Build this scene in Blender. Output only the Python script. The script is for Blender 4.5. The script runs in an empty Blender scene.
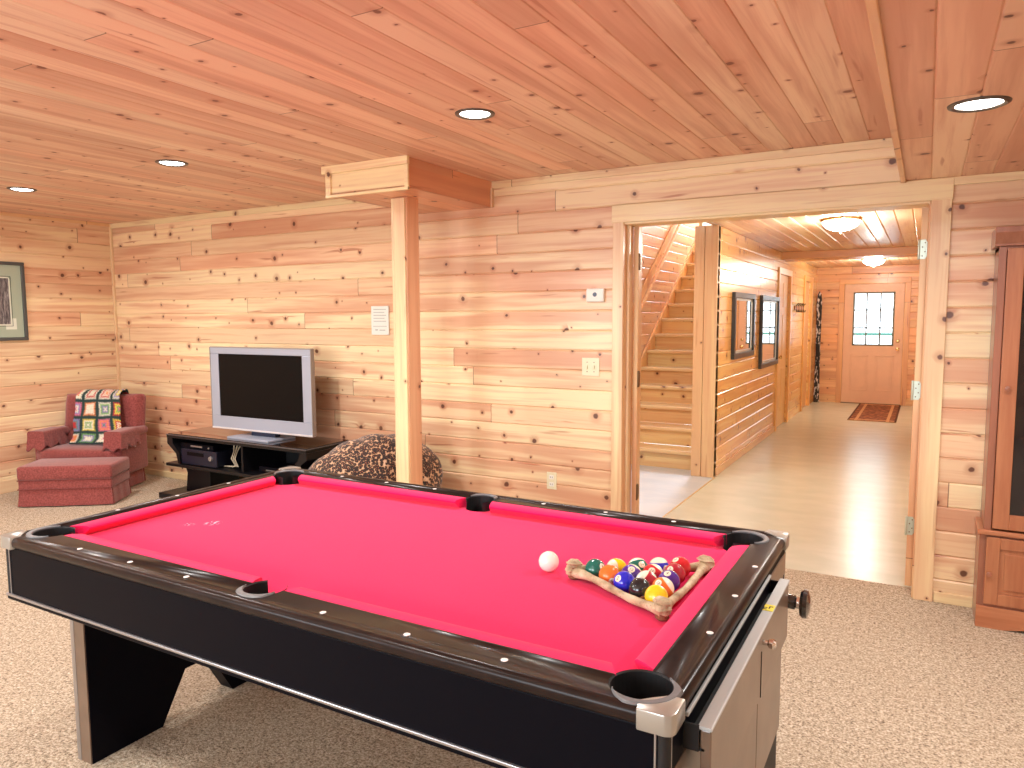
import bpy, bmesh, math, random
from mathutils import Vector, Matrix, Euler
R = math.radians
random.seed(7)
SC = bpy.context.scene
COL = SC.collection

# ------------------------------------------------------------------ helpers
def srgb(*c):
    return tuple(((v/255)/12.92 if v/255 <= .04045 else ((v/255+.055)/1.055)**2.4) for v in c) + (1.0,)

def tag(o, label=None, cat=None, group=None, kind=None):
    if label: o['label'] = label
    if cat: o['category'] = cat
    if group: o['group'] = group
    if kind: o['kind'] = kind
    return o

def empty(name, loc=(0, 0, 0), rz=0, rot=None):
    o = bpy.data.objects.new(name, None); COL.objects.link(o)
    o.location = loc; o.rotation_euler = rot if rot else (0, 0, rz); o.empty_display_size = .1
    return o

def obj(name, bm, mat, parent=None, smooth=False, loc=None, rot=None, angle=40):
    me = bpy.data.meshes.new(name)
    bmesh.ops.recalc_face_normals(bm, faces=bm.faces[:])
    bm.to_mesh(me); bm.free()
    for m in (mat if isinstance(mat, (list, tuple)) else [mat]): me.materials.append(m)
    if smooth:
        me.shade_smooth() if hasattr(me, 'shade_smooth') else None
        for p in me.polygons: p.use_smooth = True
        try: me.set_sharp_from_angle(angle=R(angle))
        except Exception: pass
    o = bpy.data.objects.new(name, me); COL.objects.link(o)
    if parent: o.parent = parent
    if loc is not None: o.location = loc
    if rot is not None: o.rotation_euler = rot
    return o

def NB(): return bmesh.new()

def merge(bm, src, M=None, mat=0):
    if M is not None: bmesh.ops.transform(src, matrix=M, verts=src.verts[:])
    vm = {v: bm.verts.new(v.co) for v in src.verts}
    for f in src.faces:
        try:
            nf = bm.faces.new([vm[v] for v in f.verts]); nf.material_index = mat if mat else f.material_index
        except ValueError: pass
    src.free()
    return bm

def box(bm, lo, hi, bev=0, seg=2, mat=0, M=None):
    t = bmesh.new()
    bmesh.ops.create_cube(t, size=1)
    s = [hi[i]-lo[i] for i in range(3)]; c = [(hi[i]+lo[i])/2 for i in range(3)]
    bmesh.ops.transform(t, matrix=Matrix.Translation(c) @ Matrix.Diagonal((s[0], s[1], s[2], 1)), verts=t.verts[:])
    if bev > 0:
        b = min(bev, min(abs(x) for x in s)*.49)
        bmesh.ops.bevel(t, geom=t.edges[:], offset=b, segments=seg, profile=.5, affect='EDGES')
    return merge(bm, t, M, mat)

def prism(bm, pts, axis, a, b, bev=0, seg=2, mat=0, M=None):
    """polygon pts (2D) extruded along axis between a and b"""
    t = bmesh.new()
    def mk(p, h):
        return (h, p[0], p[1]) if axis == 'x' else (p[0], h, p[1]) if axis == 'y' else (p[0], p[1], h)
    v0 = [t.verts.new(mk(p, a)) for p in pts]; v1 = [t.verts.new(mk(p, b)) for p in pts]
    n = len(pts)
    t.faces.new(v0[::-1]); t.faces.new(v1)
    for i in range(n): t.faces.new((v0[i], v0[(i+1) % n], v1[(i+1) % n], v1[i]))
    if bev: bmesh.ops.bevel(t, geom=t.edges[:], offset=bev, segments=seg, profile=.5, affect='EDGES')
    return merge(bm, t, M, mat)

def lathe(bm, prof, n=32, M=None, mat=0, cap=True):
    t = bmesh.new(); rings = []
    for r, z in prof:
        if r < 1e-6: rings.append([t.verts.new((0, 0, z))])
        else: rings.append([t.verts.new((r*math.cos(2*math.pi*i/n), r*math.sin(2*math.pi*i/n), z)) for i in range(n)])
    for a, b in zip(rings, rings[1:]):
        for i in range(n):
            j = (i+1) % n
            if len(a) == 1 and len(b) == 1: continue
            if len(a) == 1: t.faces.new((a[0], b[i], b[j]))
            elif len(b) == 1: t.faces.new((a[i], a[j], b[0]))
            else: t.faces.new((a[i], a[j], b[j], b[i]))
    if cap:
        if len(rings[0]) > 1: t.faces.new(rings[0][::-1])
        if len(rings[-1]) > 1: t.faces.new(rings[-1])
    return merge(bm, t, M, mat)

def tube(bm, pts, rad, n=10, mat=0, closed=False):
    t = bmesh.new(); P = [Vector(p) for p in pts]; rings = []
    rad = rad if isinstance(rad, (list, tuple)) else [rad]*len(P)
    up = Vector((0, 0, 1))
    for i, p in enumerate(P):
        a = P[max(i-1, 0)]; b = P[min(i+1, len(P)-1)]
        d = (b-a).normalized()
        s = d.cross(up)
        if s.length < 1e-3: s = d.cross(Vector((1, 0, 0)))
        s.normalize(); w = s.cross(d).normalized()
        rings.append([t.verts.new(p + rad[i]*(math.cos(2*math.pi*k/n)*s + math.sin(2*math.pi*k/n)*w)) for k in range(n)])
    for a, b in zip(rings, rings[1:]):
        for i in range(n): t.faces.new((a[i], a[(i+1) % n], b[(i+1) % n], b[i]))
    t.faces.new(rings[0][::-1]); t.faces.new(rings[-1])
    return merge(bm, t, None, mat)

def subtract(o, cutters):
    """apply boolean differences and return; cutters are bmeshes turned into throw-away objects"""
    tmp = []
    for c in cutters:
        me = bpy.data.meshes.new('c'); bmesh.ops.recalc_face_normals(c, faces=c.faces[:]); c.to_mesh(me); c.free()
        co = bpy.data.objects.new('c', me); COL.objects.link(co); tmp.append(co)
        m = o.modifiers.new('b', 'BOOLEAN'); m.operation = 'DIFFERENCE'; m.object = co; m.solver = 'EXACT'
    mw = o.parent; o.parent = None; loc = o.location.copy(); o.location = (0, 0, 0)
    bpy.context.view_layer.update()
    dg = bpy.context.evaluated_depsgraph_get()
    me = bpy.data.meshes.new_from_object(o.evaluated_get(dg))
    old = o.data; o.modifiers.clear(); o.data = me; me.name = old.name+'_cut'
    o.parent = mw; o.location = loc
    for c in tmp:
        m_ = c.data; bpy.data.objects.remove(c); bpy.data.meshes.remove(m_)
    return o

def cylbm(x, y, r, z0, z1, n=40):
    b = NB(); lathe(b, [(r, z0), (r, z1)], n, Matrix.Translation((x, y, 0))); return b

# ------------------------------------------------------------------ materials
class NT:
    def __init__(s, name):
        s.m = bpy.data.materials.new(name); s.m.use_nodes = True
        s.t = s.m.node_tree; s.t.nodes.clear()
        s.out = s.n('ShaderNodeOutputMaterial'); s.b = s.n('ShaderNodeBsdfPrincipled')
        s.l(s.b.outputs[0], s.out.inputs[0])
    def n(s, k, **kw):
        x = s.t.nodes.new(k)
        for a, v in kw.items(): setattr(x, a, v)
        return x
    def l(s, a, b): s.t.links.new(a, b)
    def put(s, x, i):
        if isinstance(x, (int, float, tuple)): i.default_value = x
        else: s.l(x, i)
    def math(s, op, a, b=0.0, c=0.0, clamp=False):
        x = s.n('ShaderNodeMath', operation=op, use_clamp=clamp)
        for i, v in enumerate((a, b, c)): s.put(v, x.inputs[i])
        return x.outputs[0]
    def comb(s, x, y, z):
        c = s.n('ShaderNodeCombineXYZ')
        for i, v in enumerate((x, y, z)): s.put(v, c.inputs[i])
        return c.outputs[0]
    def obc(s, uv=False):
        c = s.n('ShaderNodeTexCoord'); sp = s.n('ShaderNodeSeparateXYZ')
        s.l(c.outputs['UV' if uv else 'Object'], sp.inputs[0])
        return c.outputs['UV' if uv else 'Object'], {'x': sp.outputs[0], 'y': sp.outputs[1], 'z': sp.outputs[2]}
    def mix(s, f, a, b, t='MIX'):
        x = s.n('ShaderNodeMix', data_type='RGBA', blend_type=t, clamp_factor=True)
        s.put(f, x.inputs[0]); s.put(a, x.inputs[6]); s.put(b, x.inputs[7])
        return x.outputs[2]
    def smooth(s, v, a, b, c=0.0, d=1.0):
        x = s.n('ShaderNodeMapRange', interpolation_type='SMOOTHSTEP')
        s.put(v, x.inputs[0])
        for i, q in enumerate((a, b, c, d)): s.put(q, x.inputs[i+1])
        return x.outputs[0]
    def noise(s, vec, scale, detail=3, rough=.55):
        x = s.n('ShaderNodeTexNoise'); s.put(vec, x.inputs['Vector'])
        x.inputs['Scale'].default_value = scale; x.inputs['Detail'].default_value = detail
        x.inputs['Roughness'].default_value = rough
        return x.outputs[0]
    def wn(s, vec):
        x = s.n('ShaderNodeTexWhiteNoise', noise_dimensions='3D'); s.put(vec, x.inputs['Vector'])
        return x.outputs[0], x.outputs[1]
    def bump(s, h, st=.3, d=.002):
        x = s.n('ShaderNodeBump'); x.inputs['Strength'].default_value = st; x.inputs['Distance'].default_value = d
        s.put(h, x.inputs['Height']); s.l(x.outputs[0], s.b.inputs['Normal'])
    def ramp(s, f, stops, interp='LINEAR'):
        x = s.n('ShaderNodeValToRGB'); x.color_ramp.interpolation = interp
        e = x.color_ramp.elements
        while len(e) < len(stops): e.new(.5)
        for i, (p, c) in enumerate(stops): e[i].position = p; e[i].color = c
        s.put(f, x.inputs[0]); return x.outputs[0]

def plain(name, col, rough=.5, metal=0, coat=0, spec=None, noise_amt=0, nscale=60, emit=None, es=0, alpha=None, trans=0, bump=0, sheen=0):
    s = NT(name); b = s.b
    co, _ = s.obc()
    if noise_amt:
        n = s.noise(co, nscale, 4)
        c2 = tuple(min(1, c*(1-noise_amt)) for c in col[:3])+(1,)
        c1 = tuple(min(1, c*(1+noise_amt)) for c in col[:3])+(1,)
        s.l(s.mix(s.smooth(n, .3, .7), c2, c1), b.inputs['Base Color'])
    else: b.inputs['Base Color'].default_value = col
    b.inputs['Roughness'].default_value = rough; b.inputs['Metallic'].default_value = metal
    b.inputs['Coat Weight'].default_value = coat; b.inputs['Coat Roughness'].default_value = .08
    if spec is not None: b.inputs['Specular IOR Level'].default_value = spec
    if trans: b.inputs['Transmission Weight'].default_value = trans
    if sheen: b.inputs['Sheen Weight'].default_value = sheen; b.inputs['Sheen Roughness'].default_value = .6
    if emit: b.inputs['Emission Color'].default_value = emit; b.inputs['Emission Strength'].default_value = es
    if bump: s.bump(s.noise(co, nscale*2, 3), bump, .001)
    return s.m

def pine(name, along='x', across='z', pitch=.128, off=0.0, seglen=3.4, light=(243, 220, 176), pink=(236, 200, 160),
         red=(206, 140, 108), knots=1.0, redness=.5, rough=.38, seed=0.0, coat=.25, knotcol=(88, 44, 28)):
    s = NT(name); co, ax = s.obc()
    other = [a for a in 'xyz' if a not in (along, across)][0]
    u, v, w = ax[along], ax[across], ax[other]
    vv = s.math('DIVIDE', s.math('SUBTRACT', v, off), pitch)
    row = s.math('FLOOR', vv)
    r1, _ = s.wn(s.comb(row, seed, 3.3))
    u2 = s.math('ADD', u, s.math('MULTIPLY', r1, 9.0))
    sl = s.math('DIVIDE', u2, seglen)
    sg = s.math('FLOOR', sl); fr = s.math('FRACT', sl)
    idv, idc = s.wn(s.comb(row, sg, seed+1.7))
    sp = s.n('ShaderNodeSeparateColor'); s.l(idc, sp.inputs[0]); i1, i2, i3 = sp.outputs[0], sp.outputs[1], sp.outputs[2]
    # knots
    kv = s.comb(s.math('ADD', u2, s.math('MULTIPLY', w, .7)), s.math('ADD', v, s.math('MULTIPLY', w, .3)), 0.0)
    vo = s.n('ShaderNodeTexVoronoi', voronoi_dimensions='2D', feature='F1')
    wob = s.n('ShaderNodeTexNoise'); s.l(kv, wob.inputs['Vector']); wob.inputs['Scale'].default_value = 22
    vm = s.n('ShaderNodeVectorMath', operation='MULTIPLY_ADD'); s.l(wob.outputs[1], vm.inputs[0]); vm.inputs[1].default_value = (.016, .016, 0); s.l(kv, vm.inputs[2])
    s.l(vm.outputs[0], vo.inputs['Vector']); vo.inputs['Scale'].default_value = 5.2
    vo.inputs['Randomness'].default_value = .95
    d = vo.outputs['Distance']; sc = s.n('ShaderNodeSeparateColor'); s.l(vo.outputs['Color'], sc.inputs[0])
    kr = s.math('MULTIPLY_ADD', s.math('POWER', sc.outputs[0], 1.8), .085, .022)
    pres = s.math('LESS_THAN', sc.outputs[1], .66*knots)
    kn = s.math('MULTIPLY', s.smooth(s.math('DIVIDE', d, kr), .65, 1.15, 1.0, 0.0), pres)
    halo = s.math('MULTIPLY', s.smooth(s.math('DIVIDE', d, kr), .9, 3.2, 1.0, 0.0), pres)
    # grain
    bend = s.math('MULTIPLY', s.math('MULTIPLY', halo, halo), .02)
    wv = s.noise(s.comb(s.math('MULTIPLY', u2, 1.1), s.math('MULTIPLY', v, 3.0), s.math('MULTIPLY', idv, 40)), 1.0, 3)
    gv = s.math('ADD', s.math('ADD', v, bend), s.math('MULTIPLY', wv, .05))
    g = s.noise(s.comb(s.math('MULTIPLY', u2, 1.3), s.math('MULTIPLY', gv, 44.0), s.math('MULTIPLY', s.math('ADD', idv, s.math('MULTIPLY', w, .6)), 30)), 1.0, 5, .6)
    heart = s.noise(s.comb(s.math('MULTIPLY', u2, .8), s.math('MULTIPLY', gv, 13.0), s.math('MULTIPLY', idv, 70)), 1.0, 3, .5)
    base = s.mix(s.smooth(s.math('ADD', i1, s.math('MULTIPLY', heart, .5)), .35, 1.15), srgb(*light), srgb(*pink))
    redf = s.math('MULTIPLY', s.smooth(s.math('ADD', heart, s.math('MULTIPLY', i2, .30)), .55, .80), redness)
    c = s.mix(redf, base, srgb(*red))
    c = s.mix(s.math('MULTIPLY', s.smooth(g, .46, .70), .34), c, srgb(*red))
    st = s.noise(s.comb(s.math('MULTIPLY', u2, 1.6), s.math('MULTIPLY', gv, 24.0), s.math('MULTIPLY', idv, 90)), 1.0, 2, .5)
    c = s.mix(s.math('MULTIPLY', s.smooth(st, .66, .74), .55*redness/.5), c, srgb(176, 104, 74))
    c = s.mix(s.math('MULTIPLY', halo, .40), c, srgb(170, 92, 56))
    c = s.mix(s.math('MULTIPLY', kn, .92), c, srgb(*knotcol))
    val = s.math('MULTIPLY_ADD', i3, .16, .90)
    c = s.mix(1.0, c, s.comb(val, val, val), 'MULTIPLY')
    # butt joints (gap between two boards of a row)
    j = s.math('MULTIPLY', s.math('MINIMUM', fr, s.math('SUBTRACT', 1.0, fr)), seglen)
    jm = s.smooth(j, .0012, .0035, 1.0, 0.0)
    c = s.mix(s.math('MULTIPLY', jm, .75), c, srgb(95, 55, 35))
    s.l(c, s.b.inputs['Base Color'])
    s.b.inputs['Roughness'].default_value = rough
    s.b.inputs['Coat Weight'].default_value = coat; s.b.inputs['Coat Roughness'].default_value = .22
    s.bump(s.math('SUBTRACT', s.math('MULTIPLY', g, .2), s.math('ADD', jm, s.math('MULTIPLY', kn, .15))), .25, .002)
    return s.m

W_BACK = pine('pine_back_wall', 'x', 'z', .128, -.009, 3.3, redness=.65, seed=2.0)
W_LEFT = pine('pine_left_wall', 'y', 'z', .128, .012, 3.4, seed=5.0, redness=.55)
W_HALL = pine('pine_hall_wall', 'y', 'z', .128, .0, 2.6, light=(248, 214, 144), pink=(244, 196, 122), red=(222, 160, 100), seed=8.0, rough=.22, coat=.6)
W_FAR = pine('pine_far_wall', 'x', 'z', .128, .0, 2.6, light=(246, 202, 148), pink=(240, 182, 128), seed=11.0)
W_RIGHT = pine('pine_side_wall', 'y', 'z', .128, .0, 2.3, seed=17.0)
W_CEIL = pine('pine_ceiling', 'y', 'x', .1255, -.041, 3.2, light=(242, 212, 182), pink=(234, 190, 160), red=(196, 134, 106), seed=21.0, redness=.5, knots=.75, rough=.5, coat=.08, knotcol=(120, 62, 42))
W_SOF = pine('pine_soffit', 'y', 'x', .128, -.008, 1.6, light=(242, 214, 184), pink=(236, 194, 164), red=(200, 140, 112), seed=31.0, knots=.6, rough=.5, coat=.08)
W_HC = pine('pine_hall_ceiling', 'y', 'x', .128, 0, 3.2, light=(242, 222, 190), pink=(238, 206, 164), seed=36.0, knots=.4)
T_Z = pine('pine_trim_vertical', 'z', 'x', 5.0, -2.37, 4.5, light=(242, 220, 172), pink=(240, 210, 160), seed=41.0, knots=.35, redness=.35)
T_X = pine('pine_trim_horizontal', 'x', 'z', 5.0, -1.0, 7.0, light=(244, 222, 172), pink=(240, 210, 160), seed=43.0, knots=.45, redness=.3)
T_Y = pine('pine_trim_depth', 'y', 'z', 5.0, -1.0, 7.0, light=(236, 200, 146), pink=(228, 180, 128), seed=47.0, knots=.35, redness=.3)
T_JAMB = pine('pine_jamb', 'z', 'y', 5.0, -2.0, 4.5, light=(240, 206, 156), pink=(234, 188, 138), seed=53.0, knots=.5, redness=.5)
T_BEAMX = pine('pine_beam_front_lit', 'x', 'z', .21, 2.19, 5, light=(244, 228, 176), pink=(242, 220, 166), seed=57.0, knots=.9, redness=.25)  # paler than the side: cool light on the front painted into the wood
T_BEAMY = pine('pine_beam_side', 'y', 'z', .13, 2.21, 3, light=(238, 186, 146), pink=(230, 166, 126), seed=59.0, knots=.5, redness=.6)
T_STAIR = pine('pine_stair', 'x', 'z', .1825, 0, 3, light=(244, 226, 170), pink=(240, 212, 156), seed=61.0, knots=1.0, redness=.3, rough=.25, coat=.5)

def carpet():
    s = NT('berber_carpet'); co, ax = s.obc()
    n1 = s.noise(co, 110, 3, .7); n2 = s.noise(co, 42, 2); n3 = s.noise(co, 2.0, 2)
    c = s.ramp(s.math('ADD', s.math('MULTIPLY', n1, .75), s.math('MULTIPLY', n2, .25)), [(.36, srgb(100, 86, 74)), (.46, srgb(168, 152, 130)), (.55, srgb(202, 187, 164)), (.66, srgb(228, 220, 204))])
    c = s.mix(s.smooth(n3, .35, .65, 0, .12), c, srgb(170, 150, 125))
    s.l(c, s.b.inputs['Base Color']); s.b.inputs['Roughness'].default_value = .95; s.b.inputs['Specular IOR Level'].default_value = .1
    s.bump(n1, .8, .006); return s.m
CARPET = carpet()

def vinyl(name, a, b, rough):
    s = NT(name); co, ax = s.obc()
    v = s.comb(s.math('MULTIPLY', ax['x'], 1.0), s.math('MULTIPLY', ax['y'], 2.2), 0.0)
    n = s.noise(v, 3.0, 4)
    s.l(s.mix(s.smooth(n, .35, .7), srgb(*a), srgb(*b)), s.b.inputs['Base Color'])
    s.b.inputs['Roughness'].default_value = rough; s.b.inputs['Specular IOR Level'].default_value = .6
    s.bump(s.noise(v, 1.6, 2), .25, .01); return s.m
VINYL = vinyl('hall_vinyl', (200, 204, 186), (208, 211, 194), .26)
LANDING = vinyl('landing_vinyl', (186, 196, 204), (200, 206, 210), .4)

def felt():
    s = NT('pink_felt'); co, ax = s.obc()
    n = s.noise(co, 500, 2)
    c = s.mix(s.smooth(n, .3, .7), srgb(230, 24, 88), srgb(240, 33, 100))
    d = s.n('ShaderNodeVectorMath', operation='DISTANCE'); s.l(co, d.inputs[0]); d.inputs[1].default_value = (-.707, -.104, .785)
    ch = s.math('MULTIPLY', s.smooth(d.outputs['Value'], .012, .035, 1, 0), s.smooth(s.noise(co, 90, 3), .52, .56))
    d2 = s.n('ShaderNodeVectorMath', operation='DISTANCE'); s.l(co, d2.inputs[0]); d2.inputs[1].default_value = (-.765, -.155, .785)
    ch2 = s.math('MULTIPLY', s.smooth(d2.outputs['Value'], .006, .03, 1, 0), s.smooth(s.noise(co, 130, 3), .58, .62))
    c = s.mix(s.math('MULTIPLY', s.math('MAXIMUM', ch, ch2), .75), c, srgb(245, 215, 235))
    s.l(c, s.b.inputs['Base Color']); s.b.inputs['Roughness'].default_value = .9
    s.b.inputs['Specular IOR Level'].default_value = .08
    s.b.inputs['Sheen Weight'].default_value = .15; s.b.inputs['Sheen Roughness'].default_value = .5
    s.bump(n, .15, .0005); return s.m
FELT = felt()
RAIL = plain('rail_laminate', srgb(40, 30, 27), .28, coat=.03, spec=.16, noise_amt=.25, nscale=14)
BLACK = plain('gloss_black', srgb(9, 9, 17), .4, spec=.07)
BLACKM = plain('matte_black', srgb(16, 16, 18), .6)
SILVER = plain('brushed_silver', srgb(176, 176, 178), .3, metal=.85)
GREYP = plain('grey_plastic', srgb(112, 114, 116), .4, noise_amt=.08, nscale=50)
CAPP = plain('corner_cap_metal', srgb(176, 174, 166), .28, metal=.55)
LEDGE = plain('grey_ledge', srgb(186, 194, 194), .4)
WHITE = plain('white_inlay', srgb(240, 240, 238), .35)
REFLP = plain('panel_carpet_reflection', srgb(112, 92, 76), .3, coat=.2, noise_amt=.15, nscale=8)  # brown paints in the carpet's reflection on the glossy panels
CHROME = plain('chrome', srgb(225, 225, 225), .12, metal=1)
YELLOW = plain('yellow_sticker', srgb(235, 222, 60), .5)
INK = plain('black_ink', srgb(25, 25, 25), .6)
TVSIL = plain('tv_silver', srgb(168, 176, 192), .35, metal=.25)
TVSCR = plain('tv_glass', srgb(9, 9, 11), .3, spec=.12)
STANDB = plain('stand_black', srgb(18, 16, 19), .35, spec=.3)
STANDG = plain('stand_glass_top', srgb(26, 20, 18), .05, coat=1.0, spec=.8)
PLASTW = plain('white_plastic', srgb(232, 232, 222), .45)
PLASTI = plain('ivory_plastic', srgb(226, 222, 190), .45)
DARKF = plain('dark_frame', srgb(44, 48, 50), .4, coat=.2)
MIRROR = plain('mirror_glass', (.93, .93, .93, 1), .02, metal=1)
DOORP = plain('door_paint', srgb(232, 190, 158), .4, noise_amt=.03, nscale=5)
BRASS = plain('brass', srgb(214, 190, 130), .25, metal=1)
HINGE = plain('hinge_steel', srgb(200, 214, 200), .4, metal=.6)
HINGED = plain('hinge_bronze', srgb(120, 96, 70), .4, metal=.7)
GLASS = plain('window_glass', (1, 1, 1, 1), .0, trans=1.0)
def fabric(name, a, b, sc=90):
    s = NT(name); co, ax = s.obc()
    n = s.noise(co, sc, 3); n2 = s.noise(co, 9, 3)
    c = s.mix(s.smooth(n, .3, .7), srgb(*a), srgb(*b))
    c = s.mix(s.smooth(n2, .4, .7, 0, .2), c, srgb(*a))
    s.l(c, s.b.inputs['Base Color']); s.b.inputs['Roughness'].default_value = .85
    s.b.inputs['Sheen Weight'].default_value = .4; s.b.inputs['Specular IOR Level'].default_value = .15
    s.bump(n, .4, .002); return s.m
RUST = fabric('rust_fabric', (124, 58, 54), (156, 82, 76))
BUTTON = fabric('rust_button', (110, 44, 38), (130, 56, 48))

def leopard():
    s = NT('leopard_plush'); co, ax = s.obc()
    vo = s.n('ShaderNodeTexVoronoi', feature='F1'); s.l(co, vo.inputs['Vector']); vo.inputs['Scale'].default_value = 56
    n = s.noise(co, 60, 3)
    d = s.math('ADD', vo.outputs['Distance'], s.math('MULTIPLY', s.math('SUBTRACT', n, .5), .5))
    c = s.ramp(d, [(.0, srgb(150, 84, 50)), (.16, srgb(150, 84, 50)), (.22, srgb(34, 20, 18)), (.58, srgb(44, 26, 22)), (.68, srgb(176, 134, 98)), (1, srgb(214, 186, 154))])
    s.l(c, s.b.inputs['Base Color']); s.b.inputs['Roughness'].default_value = .8; s.b.inputs['Sheen Weight'].default_value = .3
    s.bump(n, .3, .003); return s.m
LEOP = leopard()

def granny():
    s = NT('granny_square_crochet'); co, ax = s.obc(uv=True)
    u = s.math('MULTIPLY', ax['x'], 3.0); v = s.math('MULTIPLY', ax['y'], 4.6)
    u = s.math('ADD', u, .52)
    cu, cv = s.math('FLOOR', u), s.math('FLOOR', v)
    fu = s.math('ABSOLUTE', s.math('SUBTRACT', s.math('FRACT', u), .5)); fv = s.math('ABSOLUTE', s.math('SUBTRACT', s.math('FRACT', v), .5))
    d = s.math('MAXIMUM', fu, fv)
    # petals: little clusters round each round
    per = s.math('MULTIPLY', s.math('SINE', s.math('MULTIPLY', s.math('MINIMUM', fu, fv), 62.0)), .045)
    dd = s.math('ADD', d, per)
    ring = s.math('FLOOR', s.math('MULTIPLY', dd, 10.0))
    val, colr = s.wn(s.comb(cu, cv, s.math('ADD', ring, 4.0)))
    c = s.ramp(val, [(0, srgb(240, 236, 214)), (.2, srgb(226, 120, 150)), (.32, srgb(232, 214, 90)), (.45, srgb(206, 60, 60)), (.55, srgb(236, 232, 210)), (.68, srgb(120, 176, 96)), (.78, srgb(150, 140, 190)), (.87, srgb(240, 150, 90)), (.94, srgb(90, 150, 150))], 'CONSTANT')
    fine = s.noise(co, 160, 2)
    c = s.mix(s.smooth(dd, .375, .40), c, srgb(34, 64, 62))
    c = s.mix(s.smooth(fine, .52, .62, 0, .55), c, srgb(44, 42, 46))
    s.l(c, s.b.inputs['Base Color']); s.b.inputs['Roughness'].default_value = .9
    s.bump(s.math('ADD', fine, s.math('MULTIPLY', per, 12.0)), .7, .006); return s.m
GRANNY = granny()

def simple_wood(name, a, b, along='z', rough=.35, coat=.3):
    s = NT(name); co, ax = s.obc()
    sc = {k: (2.0 if k == along else 30.0) for k in 'xyz'}
    g = s.noise(s.comb(*[s.math('MULTIPLY', ax[k], sc[k]) for k in 'xyz']), 1.0, 5, .6)
    s.l(s.mix(s.smooth(g, .3, .7), srgb(*a), srgb(*b)), s.b.inputs['Base Color'])
    s.b.inputs['Roughness'].default_value = rough; s.b.inputs['Coat Weight'].default_value = coat
    s.bump(g, .1, .001); return s.m
CAB = simple_wood('cabinet_wood', (158, 96, 64), (176, 116, 80))
CABD = simple_wood('cabinet_frame_wood', (138, 86, 64), (156, 100, 76))
CABX = simple_wood('cabinet_rail_wood', (164, 100, 66), (184, 122, 86), 'x')

# ------------------------------------------------------------------ room shell
HZ = 2.30
D, XL, XR, YF, ZC = 4.30, -6.84, 3.0, -2.6, 2.39
ZS, XS = 2.168, -.13        # lowered ceiling on the right
ax3 = {'x': Vector((1, 0, 0)), 'y': Vector((0, 1, 0)), 'z': Vector((0, 0, 1))}

def boards(bm, org, U, V, N, u0, u1, v0, v1, pitch, off, gap=.008, dep=.007, back=.03):
    """board cladding with a V-groove between neighbours, closed at the back"""
    k = math.floor((v0-off)/pitch)
    pts = []
    while True:
        a, b = off+k*pitch, off+(k+1)*pitch
        if a >= v1-1e-6: break
        if a > v0: pts += [(a, -dep), (a+gap, 0)]
        else: pts += [(v0, 0)]
        if b < v1: pts += [(b-gap, 0)]
        else: pts += [(v1, 0)]
        k += 1
    clean = []
    for p in pts:
        if clean and p[0] <= clean[-1][0]+1e-5: continue
        clean.append(p)
    pts = clean + [(v1, -back), (v0, -back)]
    def P(u, p): return org + U*u + V*p[0] + N*p[1]
    A = [bm.verts.new(P(u0, p)) for p in pts]; B = [bm.verts.new(P(u1, p)) for p in pts]
    n = len(pts)
    for i in range(n): bm.faces.new((A[i], A[(i+1) % n], B[(i+1) % n], B[i]))
    bm.faces.new(A[::-1]); bm.faces.new(B)

def wall(name, plane, const, facing, rects, mat, off=0.0, pitch=.128, V='z', **k):
    bm = NB()
    N = ax3[plane]*facing
    U = ax3[[a for a in 'xyz' if a not in (plane, V)][0]]
    for (u0, u1, v0, v1) in rects:
        if V == 'z' and any(abs(v1-q) < 1e-6 for q in (ZC, HZ)): v1 += .03
        boards(bm, ax3[plane]*const, U, ax3[V], N, u0, u1, v0, v1, pitch, off, **k)
    return tag(obj(name, bm, mat), kind='structure')

def sbox(name, lo, hi, mat, bev=.003):
    return tag(obj(name, box(NB(), lo, hi, bev), mat), kind='structure')

HZ = 2.30
OX0, OX1, OZ = -1.64, 0.0, 2.06           # opening into the hall
wall('wall_back', 'y', D, -1, [(XL-.025, OX0, 0, ZC), (OX1, XR+.025, 0, ZC), (OX0, OX1, OZ, ZC)], W_BACK, -.009)
wall('wall_left', 'x', XL, 1, [(YF-.02, D+.02, 0, ZC)], W_LEFT, .012)
wall('wall_right', 'x', XR, -1, [(YF-.02, D+.02, 0, ZC)], W_RIGHT)
# front wall (behind the camera) with two daylight windows
WIN = [(-5.2, -3.4), (-2.2, -.4)]; wz0, wz1 = .95, 2.05
rects = []; x = XL
for a, b in WIN:
    rects.append((x, a, 0, ZC)); rects += [(a, b, 0, wz0), (a, b, wz1, ZC)]; x = b
rects.append((x, XR, 0, ZC))
wall('wall_front', 'y', YF, 1, rects, W_BACK, -.009)
for i, (a, b) in enumerate(WIN):
    bm = NB()
    for lo, hi in (((a-.07, YF-.02, wz0-.07), (b+.07, YF+.02, wz0)), ((a-.07, YF-.02, wz1), (b+.07, YF+.02, wz1+.07)),
                   ((a-.07, YF-.02, wz0), (a, YF+.02, wz1)), ((b, YF-.02, wz0), (b+.07, YF+.02, wz1)), (((a+b)/2-.02, YF-.02, wz0), ((a+b)/2+.02, YF+.01, wz1))):
        box(bm, lo, hi, .004)
    tag(obj('window_%d' % (i+1), bm, T_X), kind='structure')

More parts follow.
